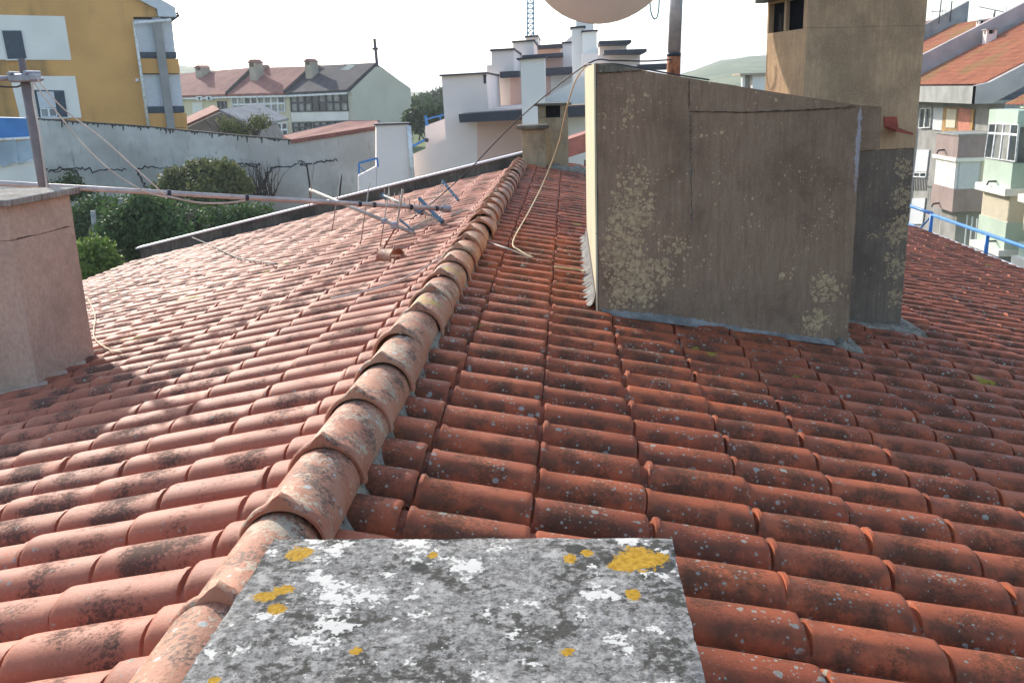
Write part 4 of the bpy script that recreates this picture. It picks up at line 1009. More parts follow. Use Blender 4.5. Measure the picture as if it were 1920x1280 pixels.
# balcony tower of the brown block
BX = 16.4; PBx = PX(BX); Yc = PBx.at(1798, 255).y; PBy = PY(Yc)
def balc(z_top_px, z_bot_px, mat, nm, x_in=0., y_far=1752, parent=rb, d=0.):
    zt_, zb_ = PBx.at(1797, z_top_px).z, PBx.at(1792, z_bot_px).z; yf = PBx.at(y_far, 300).y
    return MB().box((BX+x_in, Yc+x_in, zb_), (FXc+.1, yf-x_in, zt_)).build(nm, mat, parent)
balc(254, 297, M_RBR, 'balcony_parapet')
balc(251.5, 254, M_SOFF, 'balcony_coping', -.05)
balc(297, 303, M_WHITE, 'shutter_box', -.08)
balc(303, 357, M_SHUT, 'shutter', .06)
balc(357, 400, M_RBR, 'balcony_parapet')
balc(400, 520, M_GREYB, 'ground_floor_bay', .35)
zt_, zb_ = PBx.at(1797, 303.5).z, PBx.at(1792, 356.5).z; yf = PBx.at(1752, 300).y
for k in range(3):
    ya, yb2 = Yc+.1+(yf-Yc-.2)*k/3+.02, Yc+.1+(yf-Yc-.2)*(k+1)/3-.02; MB().box((BX+.03, ya, zb_+.02), (BX+.058, yb2, zt_-.02)).build('shutter_leaf', M_WHITE, rb)
MB().box((BX+.15, Yc+.02, zb_), (BX+.95, Yc+.058, zt_)).build('shutter_leaf', M_SHUT, rb); MB().box((BX+1.0, Yc+.02, zb_), (FXc, Yc+.058, zt_)).build('shutter_leaf', M_CREAMB, rb)
for px_, py_ in ((1771, 281), (1761, 381)):
    MB().tube([PBx.at(px_, py_), PBx.at(px_, py_)+Vector((-.25, 0, -.02)), PBx.at(px_, py_)+Vector((-.3, 0, -.15))], .04, 6).build('water_spout', M_FASC, rb)
# recessed flat behind that balcony: door, brick pier, window to the left
PFx = PX(FXc-.02)
pslab('door_frame', [(1772, 201), (1800, 202), (1797, 250), (1768, 248)], PFx, -.08, 0, M_WOOD, rb)
pslab('door_blind', [(1780, 204), (1798, 205), (1795, 240), (1778, 239)], PFx, -.12, -.081, M_CREAMB, rb)
pslab('brick_pier', [(1800, 202), (1823, 205), (1820, 254), (1795, 252)], PFx, -.06, 0, M_SALM, rb)
pslab('door_leaf', [(1824, 204), (1829, 205), (1824, 254), (1820, 254)], PFx, -.06, 0, M_WOOD, rb)
pslab('pale_wall', [(1752, 202), (1771, 203), (1767, 245), (1750, 243)], PFx, -.05, 0, M_SHUT, rb)
window([(1728, 203), (1749, 202), (1746, 240), (1724, 241)], PX(FXc-.05), 2, 1, M_WFRAME, M_GL1, rb, t=.1, proud=.08)
pslab('roller_shutter', [(1721, 281), (1744, 281), (1739, 322), (1716, 322)], PFx, -.05, 0, M_SHUT, rb)
window([(1716, 323), (1739, 323), (1737, 333), (1714, 332)], PX(FXc-.03), 2, 1, M_WFRAME, M_GL1, rb, t=.1, proud=.06)
mb = MB()
for k in range(9):
    x_ = 1714+k*3; mb.tube([PX(FXc-.5).at(x_, 334), PX(FXc-.5).at(x_-1, 358)], .025, 4)
mb.tube([PX(FXc-.5).at(1711, 333), PX(FXc-.5).at(1740, 336)], .035, 4); o = mb.build('balcony_grille', M_DFRAME, rb); o['kind'] = 'stuff'
pslab('lower_door', [(1712, 372), (1737, 371), (1731, 420), (1706, 420)], PFx, -.05, 0, M_SHUT, rb)
mb = MB()
for k in range(14):
    x_ = 1741+k*9; mb.tube([PBx.at(x_, 388+k*3.2)+Vector((.6, 0, 0)), PBx.at(x_-5, 440+k*4)+Vector((.6, 0, 0))], .035, 4)
o = mb.build('window_bars', M_SHUT, rb); o['kind'] = 'stuff'
# mint green bays, nearer along the street
gb = empty('mint_bay_block', (16, 32, -8), 'mint green rendered building with glazed bay and cream roller blinds at right edge', 'building')
GX = 15.0; PGx = PX(GX); yfar = PGx.at(1846, 300).y; ynear = PGx.at(1900, 300).y; Zof = lambda y_, x_=1875: PGx.at(x_, y_).z
yn2 = PGx.at(1912, 300).y
MB().box((GX+1.1, ynear-9, -11), (GX+8, yfar+.2, Zof(203))).build('wall', M_MINT, gb)
def gbox(nm, z0, z1, mat, dx=0., dy=0., y0=None, y1=None):
    return MB().box((GX+dx, (ynear if y0 is None else y0)+dy, z1), (GX+1.11, (yfar if y1 is None else y1)-dy, z0)).build(nm, mat, gb)
gbox('bay_wall', Zof(206), Zof(236), M_MINT); gbox('window_core', Zof(236), Zof(302), M_GL2, .12, .12); gbox('bay_parapet', Zof(302), Zof(349), M_MINT)
gbox('shutter_box', Zof(349), Zof(363), M_WHITE, -.2, -.1); gbox('roller_blind', Zof(363), Zof(414), M_CREAMB, .05, .03); gbox('bay_parapet', Zof(414), Zof(466), M_MINT); gbox('shutter_box', Zof(466), Zof(478), M_WHITE, -.2, -.1)
gbox('bay_wall', Zof(478), -11, M_GREYB, .1, .05)
window([(1857, 231), (1912, 233), (1905, 304), (1847, 296)], Plane((GX, 0, 0), (1, 0, 0)), 4, 2, M_WFRAME, [M_GL1, M_GL2, M_GL3], gb, t=.07, proud=.04, div=[0, .28, 1])
for k in range(12):
    zz_ = Zof(366)+(Zof(412)-Zof(366))*k/12; MB().box((GX+.035, ynear+.06, zz_-.05), (GX+.049, yfar-.06, zz_)).build('blind_slat', M_CREAMB, gb)
y0_, y1_ = ynear-4.2, ynear-1.0
for nm, a_, b_, mt, dx_ in (('bay_wall', 206, 240, M_MINT, 0), ('window_core', 240, 306, M_GL1, .12), ('bay_parapet', 318, 352, M_MINT, 0), ('shutter_box', 352, 366, M_WHITE, -.2), ('roller_blind', 366, 418, M_CREAMB, .05), ('bay_parapet', 440, 466, M_MINT, 0), ('shutter_box', 466, 480, M_WHITE, -.2)):
    gbox(nm, Zof(a_), Zof(b_), mt, dx_, 0, y0_, y1_)
for py_ in (340, 452):
    p = PGx.at(1868, py_); MB().tube([p, p+Vector((-.25, 0, 0)), p+Vector((-.3, 0, -.12))], .035, 6).build('water_spout', M_FASC, gb)
gE = Vector((GX+.6, ynear-9, Zof(203)+.05)); gF = Vector((GX+.6, yfar+.3, Zof(203)+.05))
roofcor('roof_tiles', (gE, gF, up_(gF, 5), up_(gE, 5)), 36, .05, M_RT, gb, 6, 12)
# ------------------------------------------------------------------ blue railing along the right eaves
rl = empty('eaves_railing', (6.45, 13.5, -1.25), 'blue tubular safety railing along the right eaves', 'railing')
PX6 = PX(6.45)
zr_, zb0 = PX6.at(1800, 421).z, roof_z(6.45, 0)
for y_ in (16.3, 15.2, 13.15, 11.1, 9.0, 6.9, 4.8):
    MB().tube([(6.45, y_, zb0-.15), (6.45, y_, zr_+(.03 if y_ > 15 else 0))], .030, 8).build('post', M_BLUE, rl, smooth=True)
MB().tube([(6.45, 15.2, zr_), (6.45, 4.5, zr_)], .026, 8).build('top_rail', M_BLUE, rl, smooth=True)
MB().tube([(6.45, 16.4, zr_+.02), (6.45, 15.2, zr_+.02)], .026, 8).build('top_rail', M_BLUE, rl, smooth=True)
MB().tube([(6.45, 16.4, zb0+.04), (6.45, 15.23, zb0+.04)], .022, 8).build('bottom_rail', M_BLUE, rl, smooth=True)
MB().tube([(6.45, 15.65, zb0+.04), (6.45, 15.22, zr_-.03)], .016, 6).build('brace', M_BLUE, rl, smooth=True)

# ------------------------------------------------------------------ sheds at the far left
bs = empty('blue_roofed_shed', at(30, 290, 27), 'shed with blue sheet upper wall, grey panels and white base at left', 'shed')
p27 = Plane(at(60, 290, 27), (-.56, .83, 0))
pslab('blue_sheet', [(-60, 219), (54, 222), (60, 260), (-60, 262)], p27, .2, 3, plain('blue_sheet', (.06, .22, .50), .6, sc=1), bs)
for k, (xa, xb) in enumerate(((-60, -2), (0, 29), (31, 64))):
    pslab('grey_panel', [(xa, 266-xa*.03), (xb, 263-xb*.06+1), (xb+8, 306-xb*.2), (xa+4, 314-xa*.2)], p27, -.02, .1, plain('grey_sheet%d' % k, (.38, .46, .52), .5, sc=1), bs)
pslab('panel_rail', [(-60, 262), (60, 256), (61, 260), (-60, 267)], p27, -.06, .1, M_WFRAME, bs)
pslab('white_base', [(-60, 318), (66, 303), (74, 352), (-60, 360)], p27, .1, 3, M_WHITE, bs)

# ------------------------------------------------------------------ satellite dish and its pole behind the box
M_STEEL = plain('galvanised_steel', (.33, .34, .37), .45, .5, .5, var=.25, sc=9)
M_RUST = plain('rusty_steel', (.34, .14, .07), .85, sc=25, var=.5)
dp = empty('dish_pole', (1.52, 8.0, 0), 'grey steel pole with rusty foot standing behind the concrete box', 'pole')
MB().tube([(1.50, 8.0, -.4), (1.518, 8.0, 1.33), (1.52, 8.0, 1.405)], .056, 16).build('rusty_foot', M_RUST, dp, smooth=True)
MB().tube([(1.52, 8.0, 1.40), (1.533, 8.0, 1.84), (1.55, 8.0, 2.5)], .053, 16).build('pole', M_STEEL, dp, smooth=True)
MB().tube([(1.519, 8.0, 1.40), (1.52, 8.0, 1.425)], .058, 16).build('collar', M_DFRAME, dp, smooth=True)
sd = empty('satellite_dish', (1.0, 7.9, 1.9), 'large pale satellite dish whose lower rim hangs into the top of the picture', 'satellite dish')
# dish: shallow bowl, its concave side turned to the camera and down
dc = at(1137, -100, 7.18); axis = Vector((-.12, .90, .40)).normalized(); ua_ = axis.cross(Vector((0, 0, 1))).normalized(); va_ = axis.cross(ua_)
mb = MB(); NR, NS = 9, 48
def dpt(i, k, o_=0):
    r = .59*i/NR; a = 2*math.pi*k/NS; sgn = va_ if va_.z > 0 else -va_
    return dc + ua_*math.cos(a)*r*.97 + va_*math.sin(a)*r + axis*(.32*r*r - o_)
for o_ in (0, .018):
    b = len(mb.v); mb.v.append(tuple(dc-axis*o_))
    for i in range(1, NR+1):
        for k in range(NS): mb.v.append(tuple(dpt(i, k, o_)))
    for k in range(NS): mb.f.append((b, b+1+k, b+1+(k+1) % NS))
    for i in range(NR-1):
        for k in range(NS): q = b+1+i*NS; mb.f.append((q+k, q+(k+1) % NS, q+NS+(k+1) % NS, q+NS+k))
M_DISH = plain('dish_enamel', (.74, .64, .56), .55, .4, var=.05, sc=4, bump=0)
mb.build('reflector', M_DISH, sd, smooth=True, fixn=False)
MB().tube([dpt(NR, k) for k in range(NS+1)], .012, 6).build('rim', M_WFRAME, sd, smooth=True)
MB().tube([dc-axis*.02, dc-axis*.12+Vector((.2, 0, .1)), Vector((1.545, 8.0, 2.45))], .04, 8).build('mount_arm', M_STEEL, sd, smooth=True)
M_CBLUE = plain('blue_cable', (.10, .22, .34), .5, bump=0)
cl_ = MB(); cyl = [at(x, y, 7.6) for x, y in ((1219, -12), (1219, 12), (1222, 28), (1227, 36), (1232, 32), (1235, 18), (1236, 0), (1237, -14))]
def smoothline(pts, n=6):
    P_ = [Vector(p) for p in pts]; out = []
    for i in range(len(P_)-1):
        p0, p1, p2, p3 = P_[max(0, i-1)], P_[i], P_[i+1], P_[min(len(P_)-1, i+2)]
        for k in range(n):
            t_ = k/n; out.append(.5*((2*p1)+(p2-p0)*t_+(2*p0-5*p1+4*p2-p3)*t_*t_+(3*p1-p0-3*p2+p3)*t_**3))
    return out+[P_[-1]]
cb = cl_.tube(smoothline(cyl), .006, 6).build('hanging_cable', M_CBLUE, sd, smooth=True)

# ------------------------------------------------------------------ mast at the left chimney
M_MASTB = plain('brown_mast', (.21, .165, .155), .6, .4, var=.2, sc=8)
M_PIPE = plain('pinkish_pipe', (.48, .43, .40), .45, .5, .2, var=.25, sc=7)
M_CABLE = plain('pale_cable', (.62, .55, .47), .6, bump=0); M_CABD = plain('dark_cable', (.05, .045, .045), .6, bump=0); M_CABY = plain('yellowed_cable', (.62, .47, .26), .6, bump=0)
ms = empty('aerial_mast', (-2.97, 6.2, 0), 'upright brown aerial mast with clamp behind the left plastered chimney', 'mast')
MB().tube([(-2.962, 6.2, -.7), (-2.966, 6.2, .646), (-2.973, 6.2, 1.36)], [.036, .034, .032], 12).build('pole', M_MASTB, ms, smooth=True)
MB().tube([(-2.973, 6.2, 1.36), (-2.975, 6.2, 1.49)], .024, 10).build('pole_tip', M_MASTB, ms, smooth=True)
cA = at(48, 146, 6.2)
MB().box((cA.x-.085, 6.13, cA.z-.028), (cA.x+.075, 6.27, cA.z+.026)).build('clamp', M_STEEL, ms, bevel=.012)
for dx_, dz_ in ((-.06, .03), (.05, .032), (.065, -.01)): MB().tube([(cA.x+dx_, 6.11, cA.z+dz_), (cA.x+dx_, 6.29, cA.z+dz_)], .012, 8).build('bolt', M_STEEL, ms)
MB().tube([at(35, 147, 6.2), at(-60, 148, 6.1)], .016, 8).build('arm', M_STEEL, ms, smooth=True)
MB().tube(smoothline([at(42, 158, 6.2), at(32, 163, 6.2), at(10, 163, 6.18), at(-20, 160, 6.15)]), .006, 6).build('jumper_cable', M_CABD, ms, smooth=True)
MB().tube(smoothline([at(61, 155, 6.16), at(63, 190, 6.16), at(74, 250, 6.16), at(84, 320, 6.16), at(88, 352, 6.16)]), .007, 6).build('mast_cable', M_CABLE, ms, smooth=True)

# ------------------------------------------------------------------ fallen mast with two aerials on the left slope
Pm0, Pm1 = at(-140, 336, 5.9), Vector((-.50, 8.52, .135))
fm = empty('fallen_mast', (-1.5, 7.6, .2), 'long toppled aerial pole lying from the left chimney to near the ridge', 'pole')
MB().tube([Pm0, Pm1], .020, 12).build('pole', M_PIPE, fm, smooth=True)
dirm = (Pm1-Pm0).normalized()
def on_mast(x):                                # point of the pole under photo column x
    lo_, hi_ = 0., 1.
    for _ in range(40):
        mid_ = (lo_+hi_)/2; p = Pm0.lerp(Pm1, mid_); d_ = p-CAM
        if 960+F*d_.dot(RT)/d_.dot(FW) < x: lo_ = mid_
        else: hi_ = mid_
    return Pm0.lerp(Pm1, lo_)
for x in (316, 462, 674, 701, 770, 818):
    p = on_mast(x); MB().tube([p-dirm*.014, p+dirm*.014], .025, 10).build('cable_tie', M_DFRAME, fm)
p = on_mast(838); MB().tube([p-dirm*.05, p+dirm*.04], .034, 10).build('end_clamp', M_STEEL, fm)
MB().tube(smoothline([on_mast(316)-Vector((0, .03, .02)), on_mast(370)-Vector((0, .03, .055)), on_mast(420)-Vector((0, .03, .05)), on_mast(462)-Vector((0, .03, .02))]), .007, 6).build('tied_cable', M_CABLE, fm, smooth=True)
def offline(pts, Y0, Y1):
    n_ = len(pts); return smoothline([at(x, y, Y0+(Y1-Y0)*k/(n_-1)) for k, (x, y) in enumerate(pts)])
for lab, pts, r_ in (('upper of two pale cables sagging from the mast clamp to the fallen pole', [(68, 147), (120, 205), (190, 258), (250, 312), (312, 368)], .0048), ('lower of two pale cables sagging from the mast clamp to the fallen pole', [(64, 156), (110, 215), (160, 275), (215, 325), (275, 360), (315, 370)], .0048)):
    c = MB().tube(offline(pts, 6.2, on_mast(316).y-.03), r_, 6).build('sagging_cable', M_CABLE, None, smooth=True); meta(c, lab, 'cable', 'cables sagging from the left mast')
# first aerial: long boom across the pole, upright rods
M_ALU = plain('weathered_aluminium', (.42, .40, .34), .5, .5, .4, var=.25, sc=12)
a1_ = empty('yagi_aerial', on_mast(700), 'broken rod aerial with pale boom crossing the fallen pole', 'aerial')
cx_ = on_mast(700); bA, bB = at(581, 356, cx_.y+.35), at(778, 438, cx_.y-.30)
MB().tube([bA, bB], .016, 8).build('boom', M_ALU, a1_, smooth=True)
for f, xt, yt, xb, yb_ in ((.02, 587, 307, 580, 386), (.27, 640, 323, 622, 434), (.47, 693, 342, 676, 458), (.67, 730, 352, 712, 468), (.80, 754, 354, 743, 430)):
    c = bA.lerp(bB, f); MB().tube([at(xt, yt, c.y), at(xb, yb_, c.y)], .0055, 6).build('rod', M_ALU, a1_, smooth=True)
c = bA.lerp(bB, .82)
MB().tube([at(756, 356, c.y), at(743, 425, c.y)], .009, 6).build('rod', M_ALU, a1_); MB().tube([at(743, 425, c.y), at(719, 466, c.y-.1)], .008, 6).build('rod', M_RUST, a1_)
MB().box((c.x-.03, c.y-.04, c.z-.03), (c.x+.03, c.y+.03, c.z+.03)).build('joint_block', M_STEEL, a1_, bevel=.01)
c = bA.lerp(bB, .72); MB().box((c.x-.02, c.y-.03, c.z-.025), (c.x+.03, c.y+.03, c.z+.02)).build('joint_block', M_STEEL, a1_, bevel=.008)
# second aerial: small elements, blue reflector bars
M_BLUEP = plain('faded_blue_plastic', (.10, .19, .25), .5, var=.25, sc=10, bump=0)
a2_ = empty('grid_aerial', on_mast(838), 'small aerial with blue reflector bars at the end of the fallen pole', 'aerial')
q0, q1 = at(718, 366, 9.1), at(808, 404, 8.8)
MB().tube([q0, q1], .012, 8).build('boom', M_ALU, a2_, smooth=True)
MB().tube([q0+Vector((0, .02, -.02)), at(790, 400, 8.85)], .009, 8).build('boom', M_ALU, a2_, smooth=True)
for k in range(9):
    c = q0.lerp(q1, .04+k*.105); MB().tube([c+Vector((0, 0, .07+.02*(k % 2))), c-Vector((0, 0, .07))], .005, 5).build('element', M_ALU, a2_)
MB().tube([at(716, 366, 9.12), at(726, 371, 9.1)], .03, 8).build('end_cap', M_BLUEP, a2_); MB().tube([at(780, 392, 8.9), at(793, 399, 8.85)], .03, 8).build('dipole_box', M_BLUEP, a2_)
def bar(x0, y0, Y0, x1, y1, Y1, r_, nm='reflector_bar'):
    MB().tube([at(x0, y0, Y0), at(x1, y1, Y1)], r_, 6).build(nm, M_BLUEP, a2_)
bar(786, 372, 8.85, 815, 402, 8.7, .019); bar(829, 339, 9.35, 860, 376, 9.1, .014); bar(750, 412, 8.2, 775, 433, 8.05, .011); bar(812, 402, 8.6, 830, 416, 8.5, .026)
for k in range(7):
    f = k/6; MB().tube([at(830+f*28, 340+f*33, 9.3-.2*f), at(800+f*24, 392+f*14, 8.75)], .0032, 4).build('grid_wire', M_ALU, a2_)
    MB().tube([at(769+f*8, 428+f*4, 8.05), at(812+f*12, 405+f*9, 8.5)], .0032, 4).build('grid_wire', M_ALU, a2_)
MB().tube([at(846, 406, 8.5), at(868, 396, 8.5)], .012, 6).build('arm', M_ALU, a2_)

# ------------------------------------------------------------------ cables over the roof
PLR = Plane((0, 0, ZB+.085), (sS, 0, cS)); PLL = Plane((0, 0, ZB+.085), (-sS, 0, cS))
def cable(name, label, pts, r_, mat): return meta(MB().tube(smoothline(pts), r_, 6).build(name, mat, None, smooth=True), label, 'cable', 'loose cables on the roof' if name == 'loose_cable' else None)
cable('yellow_cable', 'yellowed cable hanging from the concrete box corner down to the right tiles',
      [Vector((.80, 7.6, 1.35)), at(1080, 150, 7.9), at(1062, 205, 8.4), at(1047, 270, 8.9), at(1018, 345, 9.0), PLR.at(990, 400), PLR.at(962, 452), PLR.at(975, 470), PLR.at(1000, 483)], .006, M_CABY)
cable('black_cable', 'thin dark cable running from the concrete box down to the fallen aerials',
      [at(1260, 112, 7.9), at(1210, 115, 7.8), at(1150, 114, 7.6), Vector((.80, 7.3, 1.35)), at(1010, 190, 8.3), at(945, 250, 8.7), at(880, 318, 9.0), at(820, 372, 8.9), at(770, 412, 8.5)], .006, M_CABD)
cable('loose_cable', 'thin pale cable trailing over the ridge onto the left tiles',
      [PLR.at(995, 483), PLR.at(940, 470)+Vector((0, 0, .03)), at(880, 451, 7.6)+Vector((0, 0, .02)), PLL.at(838, 476), PLL.at(790, 505), PLL.at(740, 530), PLL.at(680, 547), PLL.at(620, 560)], .006, M_CABLE)
cable('loose_cable', 'short yellow cable end lying on tiles beside the concrete box', [PLR.at(1040, 500), PLR.at(1062, 503), PLR.at(1085, 506), PLR.at(1096, 510)], .009, M_CABY)
cable('loose_cable', 'thin dark wire lying across the upper left tiles below the parapet', [at(360, 445, 13.5), PLL.at(400, 462), PLL.at(440, 481), PLL.at(470, 488), PLL.at(520, 495)], .008, M_CABD)
cable('loose_cable', 'pale wire curling beside the left chimney foot', [PLL.at(165, 560), PLL.at(178, 590), PLL.at(176, 630), PLL.at(205, 655), PLL.at(230, 660)], .004, M_CABY)
cable('loose_cable', 'wire tied along the top edge of the concrete box', [at(1096, 122, 6.0), at(1140, 119, 5.6), at(1200, 128, 5.5), at(1260, 139, 5.5), at(1330, 150, 5.5)], .005, M_CABD)
# broken piece of ridge tile lying loose on the left slope
lt = bpy.data.objects.new('loose_ridge_tile', RMs[1].copy()); lt.data = RMs[1].copy(); link(lt)
pp = PLL.at(745, 478); lt.location = pp+Vector((0, 0, -.02)); lt.rotation_euler = (-.05, -.2, R(58)); lt.scale = (.7, .36, .6)
meta(lt, 'loose broken ridge tile lying on the left slope below the aerials', 'roof tile')

# ------------------------------------------------------------------ vegetation
def leaf_mat(name, a, b, tr=.3):
    t = NT(name, .6, .3); o_ = t.n('ShaderNodeAttribute'); o_.attribute_name = 'rnd'
    base = t.mix(o_.outputs['Fac'], a, b); t.col(base)
    tl = t.n('ShaderNodeBsdfTranslucent'); t.set(tl.inputs[0], base); mx = t.n('ShaderNodeMixShader'); mx.inputs[0].default_value = tr
    out = t.t.nodes['Material Output']; t.t.links.new(t.b.outputs[0], mx.inputs[1]); t.t.links.new(tl.outputs[0], mx.inputs[2]); t.t.links.new(mx.outputs[0], out.inputs[0])
    return t.m
LM = [leaf_mat('leaf_bright', (.10, .17, .025), (.17, .25, .04)), leaf_mat('leaf_dark', (.042, .085, .024), (.09, .15, .042)), leaf_mat('leaf_olive', (.10, .12, .035), (.17, .18, .06)), leaf_mat('leaf_far', (.045, .075, .03), (.09, .125, .05))]
M_BARK = plain('bark', (.09, .07, .055), .95, sc=9, var=.4)
def crown(lumps, nleaf, size, mat, parent, seed, name='crown', shell=.55):
    """leaf-sized faces spread through several lumps; lumps = (centre, rx, ry, rz)"""
    r = np.random.default_rng(seed); wts = np.array([l[1]*l[2]*l[3] for l in lumps]); wts = wts**(2/3); wts /= wts.sum()
    idx = r.choice(len(lumps), nleaf, p=wts); C0 = np.array([tuple(lumps[i][0]) for i in idx]); S0 = np.array([lumps[i][1:4] for i in idx])
    d = r.normal(size=(nleaf, 3)); d /= np.linalg.norm(d, axis=1)[:, None]; rad = (shell+(1.08-shell)*r.random(nleaf))[:, None]
    # gather into twigs so that light and dark clumps form
    tw = r.normal(size=(max(8, nleaf//55), 3)); tw /= np.linalg.norm(tw, axis=1)[:, None]
    pick = tw[r.integers(0, len(tw), nleaf)]; d = d*.38+pick*.80; d /= np.linalg.norm(d, axis=1)[:, None]
    rad = rad*np.where(r.random((nleaf, 1)) < .10, 1+.28*r.random((nleaf, 1)), 1); P = C0 + d*rad*S0 + r.normal(0, size*1.3, (nleaf, 3))
    a = r.normal(size=(nleaf, 3)); a /= np.linalg.norm(a, axis=1)[:, None]; b = np.cross(a, d+r.normal(0, .6, (nleaf, 3))); b /= np.linalg.norm(b, axis=1)[:, None]+1e-9
    s = (size*(.6+.8*r.random(nleaf)))[:, None]
    V = np.stack([P-a*s, P+b*s*.5, P+a*s, P-b*s*.5], 1).reshape(-1, 3); Fq = np.arange(nleaf*4).reshape(-1, 4)
    me = bpy.data.meshes.new(name); me.from_pydata(V, [], Fq.tolist()); me.update(); me.materials.append(mat)
    at_ = me.attributes.new('rnd', 'FLOAT', 'POINT'); at_.data.foreach_set('value', np.repeat(np.clip(r.normal(.5, .25, nleaf), 0, 1), 4).astype(np.float32))
    o = bpy.data.objects.new(name, me); link(o); return par(o, parent)
def limbs(base, tips, r0, parent, seed, name='trunk'):
    r = np.random.default_rng(seed); mb = MB(); base = Vector(base); top = sum((Vector(t_) for t_ in tips), Vector())/len(tips); fork = base.lerp(top, .45)
    mb.tube(smoothline([base, base.lerp(fork, .5)+Vector((r.normal(0, .06), r.normal(0, .06), 0)), fork], 4), [r0*(1-.035*k) for k in range(9)], 8)
    for t_ in tips:
        m_ = fork.lerp(Vector(t_), .5)+Vector((r.normal(0, .15), r.normal(0, .15), .1)); pts = smoothline([fork, m_, t_], 4); mb.tube(pts, [r0*.7*(1-.095*k) for k in range(len(pts))], 6)
    return mb.build(name, M_BARK, parent, smooth=True)
def tree(name, label, pix, Y, lumps_px, nleaf, size, mat, seed, cat='tree', depth=1.0):
    c = at(*pix, Y); base = Vector((c.x, Y, float(ground_z(c.x, Y))))
    t_ = empty(name, base, label, cat, {'garden_tree': 'trees in the shaded garden', 'olive_bush': 'bushes before the grey wall', 'distant_tree': 'trees in the gap between houses'}.get(name)); lm = []; tips = []
    for x, y, rx, ry in lumps_px:
        p = at(x, y, Y+random.uniform(-.5, .5)*depth); k = Y/F; lm.append((p, rx*k, max(rx, ry)*k*depth, ry*k)); tips.append(p)
    limbs(base, tips, max(.06, lm[0][1]*.10), t_, seed); crown(lm, nleaf, size, mat, t_, seed); return t_
tree('citrus_tree', 'rounded bright green tree just beyond the left eaves', (180, 500), 17.5, [(175, 492, 42, 40), (205, 505, 30, 30), (150, 500, 30, 45), (185, 470, 28, 22), (200, 540, 40, 40)], 9000, .045, LM[0], 11)
tree('garden_tree', 'dark green leafy tree in the garden behind the bright rounded tree', (250, 440), 21, [(250, 425, 60, 40), (285, 405, 45, 38), (220, 435, 40, 35), (305, 440, 40, 40), (255, 390, 32, 22), (330, 455, 40, 35), (230, 475, 60, 40)], 11000, .06, LM[1], 12)
tree('garden_tree', 'dark leafy shrub mass below the fallen pole near the parapet', (400, 430), 24, [(380, 425, 50, 35), (430, 415, 50, 30), (340, 430, 40, 35), (470, 405, 40, 22), (300, 470, 50, 40)], 9000, .06, LM[1], 13)
tree('olive_bush', 'olive green bush rising in front of the grey wall', (400, 345), 29, [(400, 335, 42, 32), (370, 322, 22, 20), (425, 325, 25, 20), (395, 360, 50, 25), (440, 350, 28, 26)], 9000, .075, LM[2], 14, 'bush')
tree('olive_bush', 'smaller green bush beside the olive bush in front of the grey wall', (325, 345), 28.5, [(325, 340, 26, 20), (312, 358, 25, 18), (340, 365, 30, 16)], 4200, .07, LM[2], 15, 'bush')
tree('wall_shrub', 'dark thin shrub at the far left end of the grey wall', (130, 350), 30, [(135, 345, 16, 18), (105, 355, 18, 12), (150, 365, 25, 14)], 1500, .06, LM[1], 16, 'bush')
tree('garden_tree', 'broad dark tree filling the shaded garden below the grey wall', (230, 420), 25.5, [(180, 400, 40, 28), (240, 395, 45, 22), (300, 400, 45, 25), (160, 430, 35, 30), (350, 405, 40, 22)], 9000, .07, LM[1], 17)
# sprawling leafless bush over the wall top, and dry bramble
def twigs(name, label, px, Y, n, spread, hpx, seed, cat='bush', r0=.02, leaf=None, up=(0, -1)):
    r = random.Random(seed); c = at(*px, Y); t_ = empty(name, c, label, cat, 'bare bushes in the garden' if name == 'bare_vine_bush' else None); mb = MB()
    for k in range(n):
        x, y = px[0]+r.uniform(-.35, .35)*spread, px[1]; pts = [at(x, y, Y+r.uniform(-.4, .4))]; dx = (x-px[0])*.05+r.uniform(-1, 1)*spread*.06
        for j in range(6):
            x += dx+r.uniform(-1, 1)*spread*.05; y -= hpx/6*r.uniform(.5, 1.3); dx *= 1.1; pts.append(at(x, y, Y+r.uniform(-.25, .25)))
        mb.tube(pts, [r0*(1-.13*i) for i in range(7)], 5)
    o = mb.build('branches', M_BARK, t_); o['kind'] = 'stuff'
    if leaf: crown([(at(px[0]+r.uniform(-.5, .5)*spread, px[1]-hpx*r.uniform(.2, .8), Y), spread*.22*Y/F, .5, hpx*.3*Y/F) for _ in range(5)], leaf, .05, LM[2], t_, seed)
    return t_
twigs('bare_bush', 'sprawling half bare bush behind the grey wall below the glazed houses', (450, 262), 33.5, 60, 90, 45, 21, leaf=1500)
twigs('bare_vine_bush', 'bare branching bush standing against the grey wall right of the olive bush', (492, 375), 30.5, 46, 60, 70, 22)
twigs('bare_vine_bush', 'leafless bramble in the dark garden below the pole', (300, 470), 22, 30, 80, 90, 23)
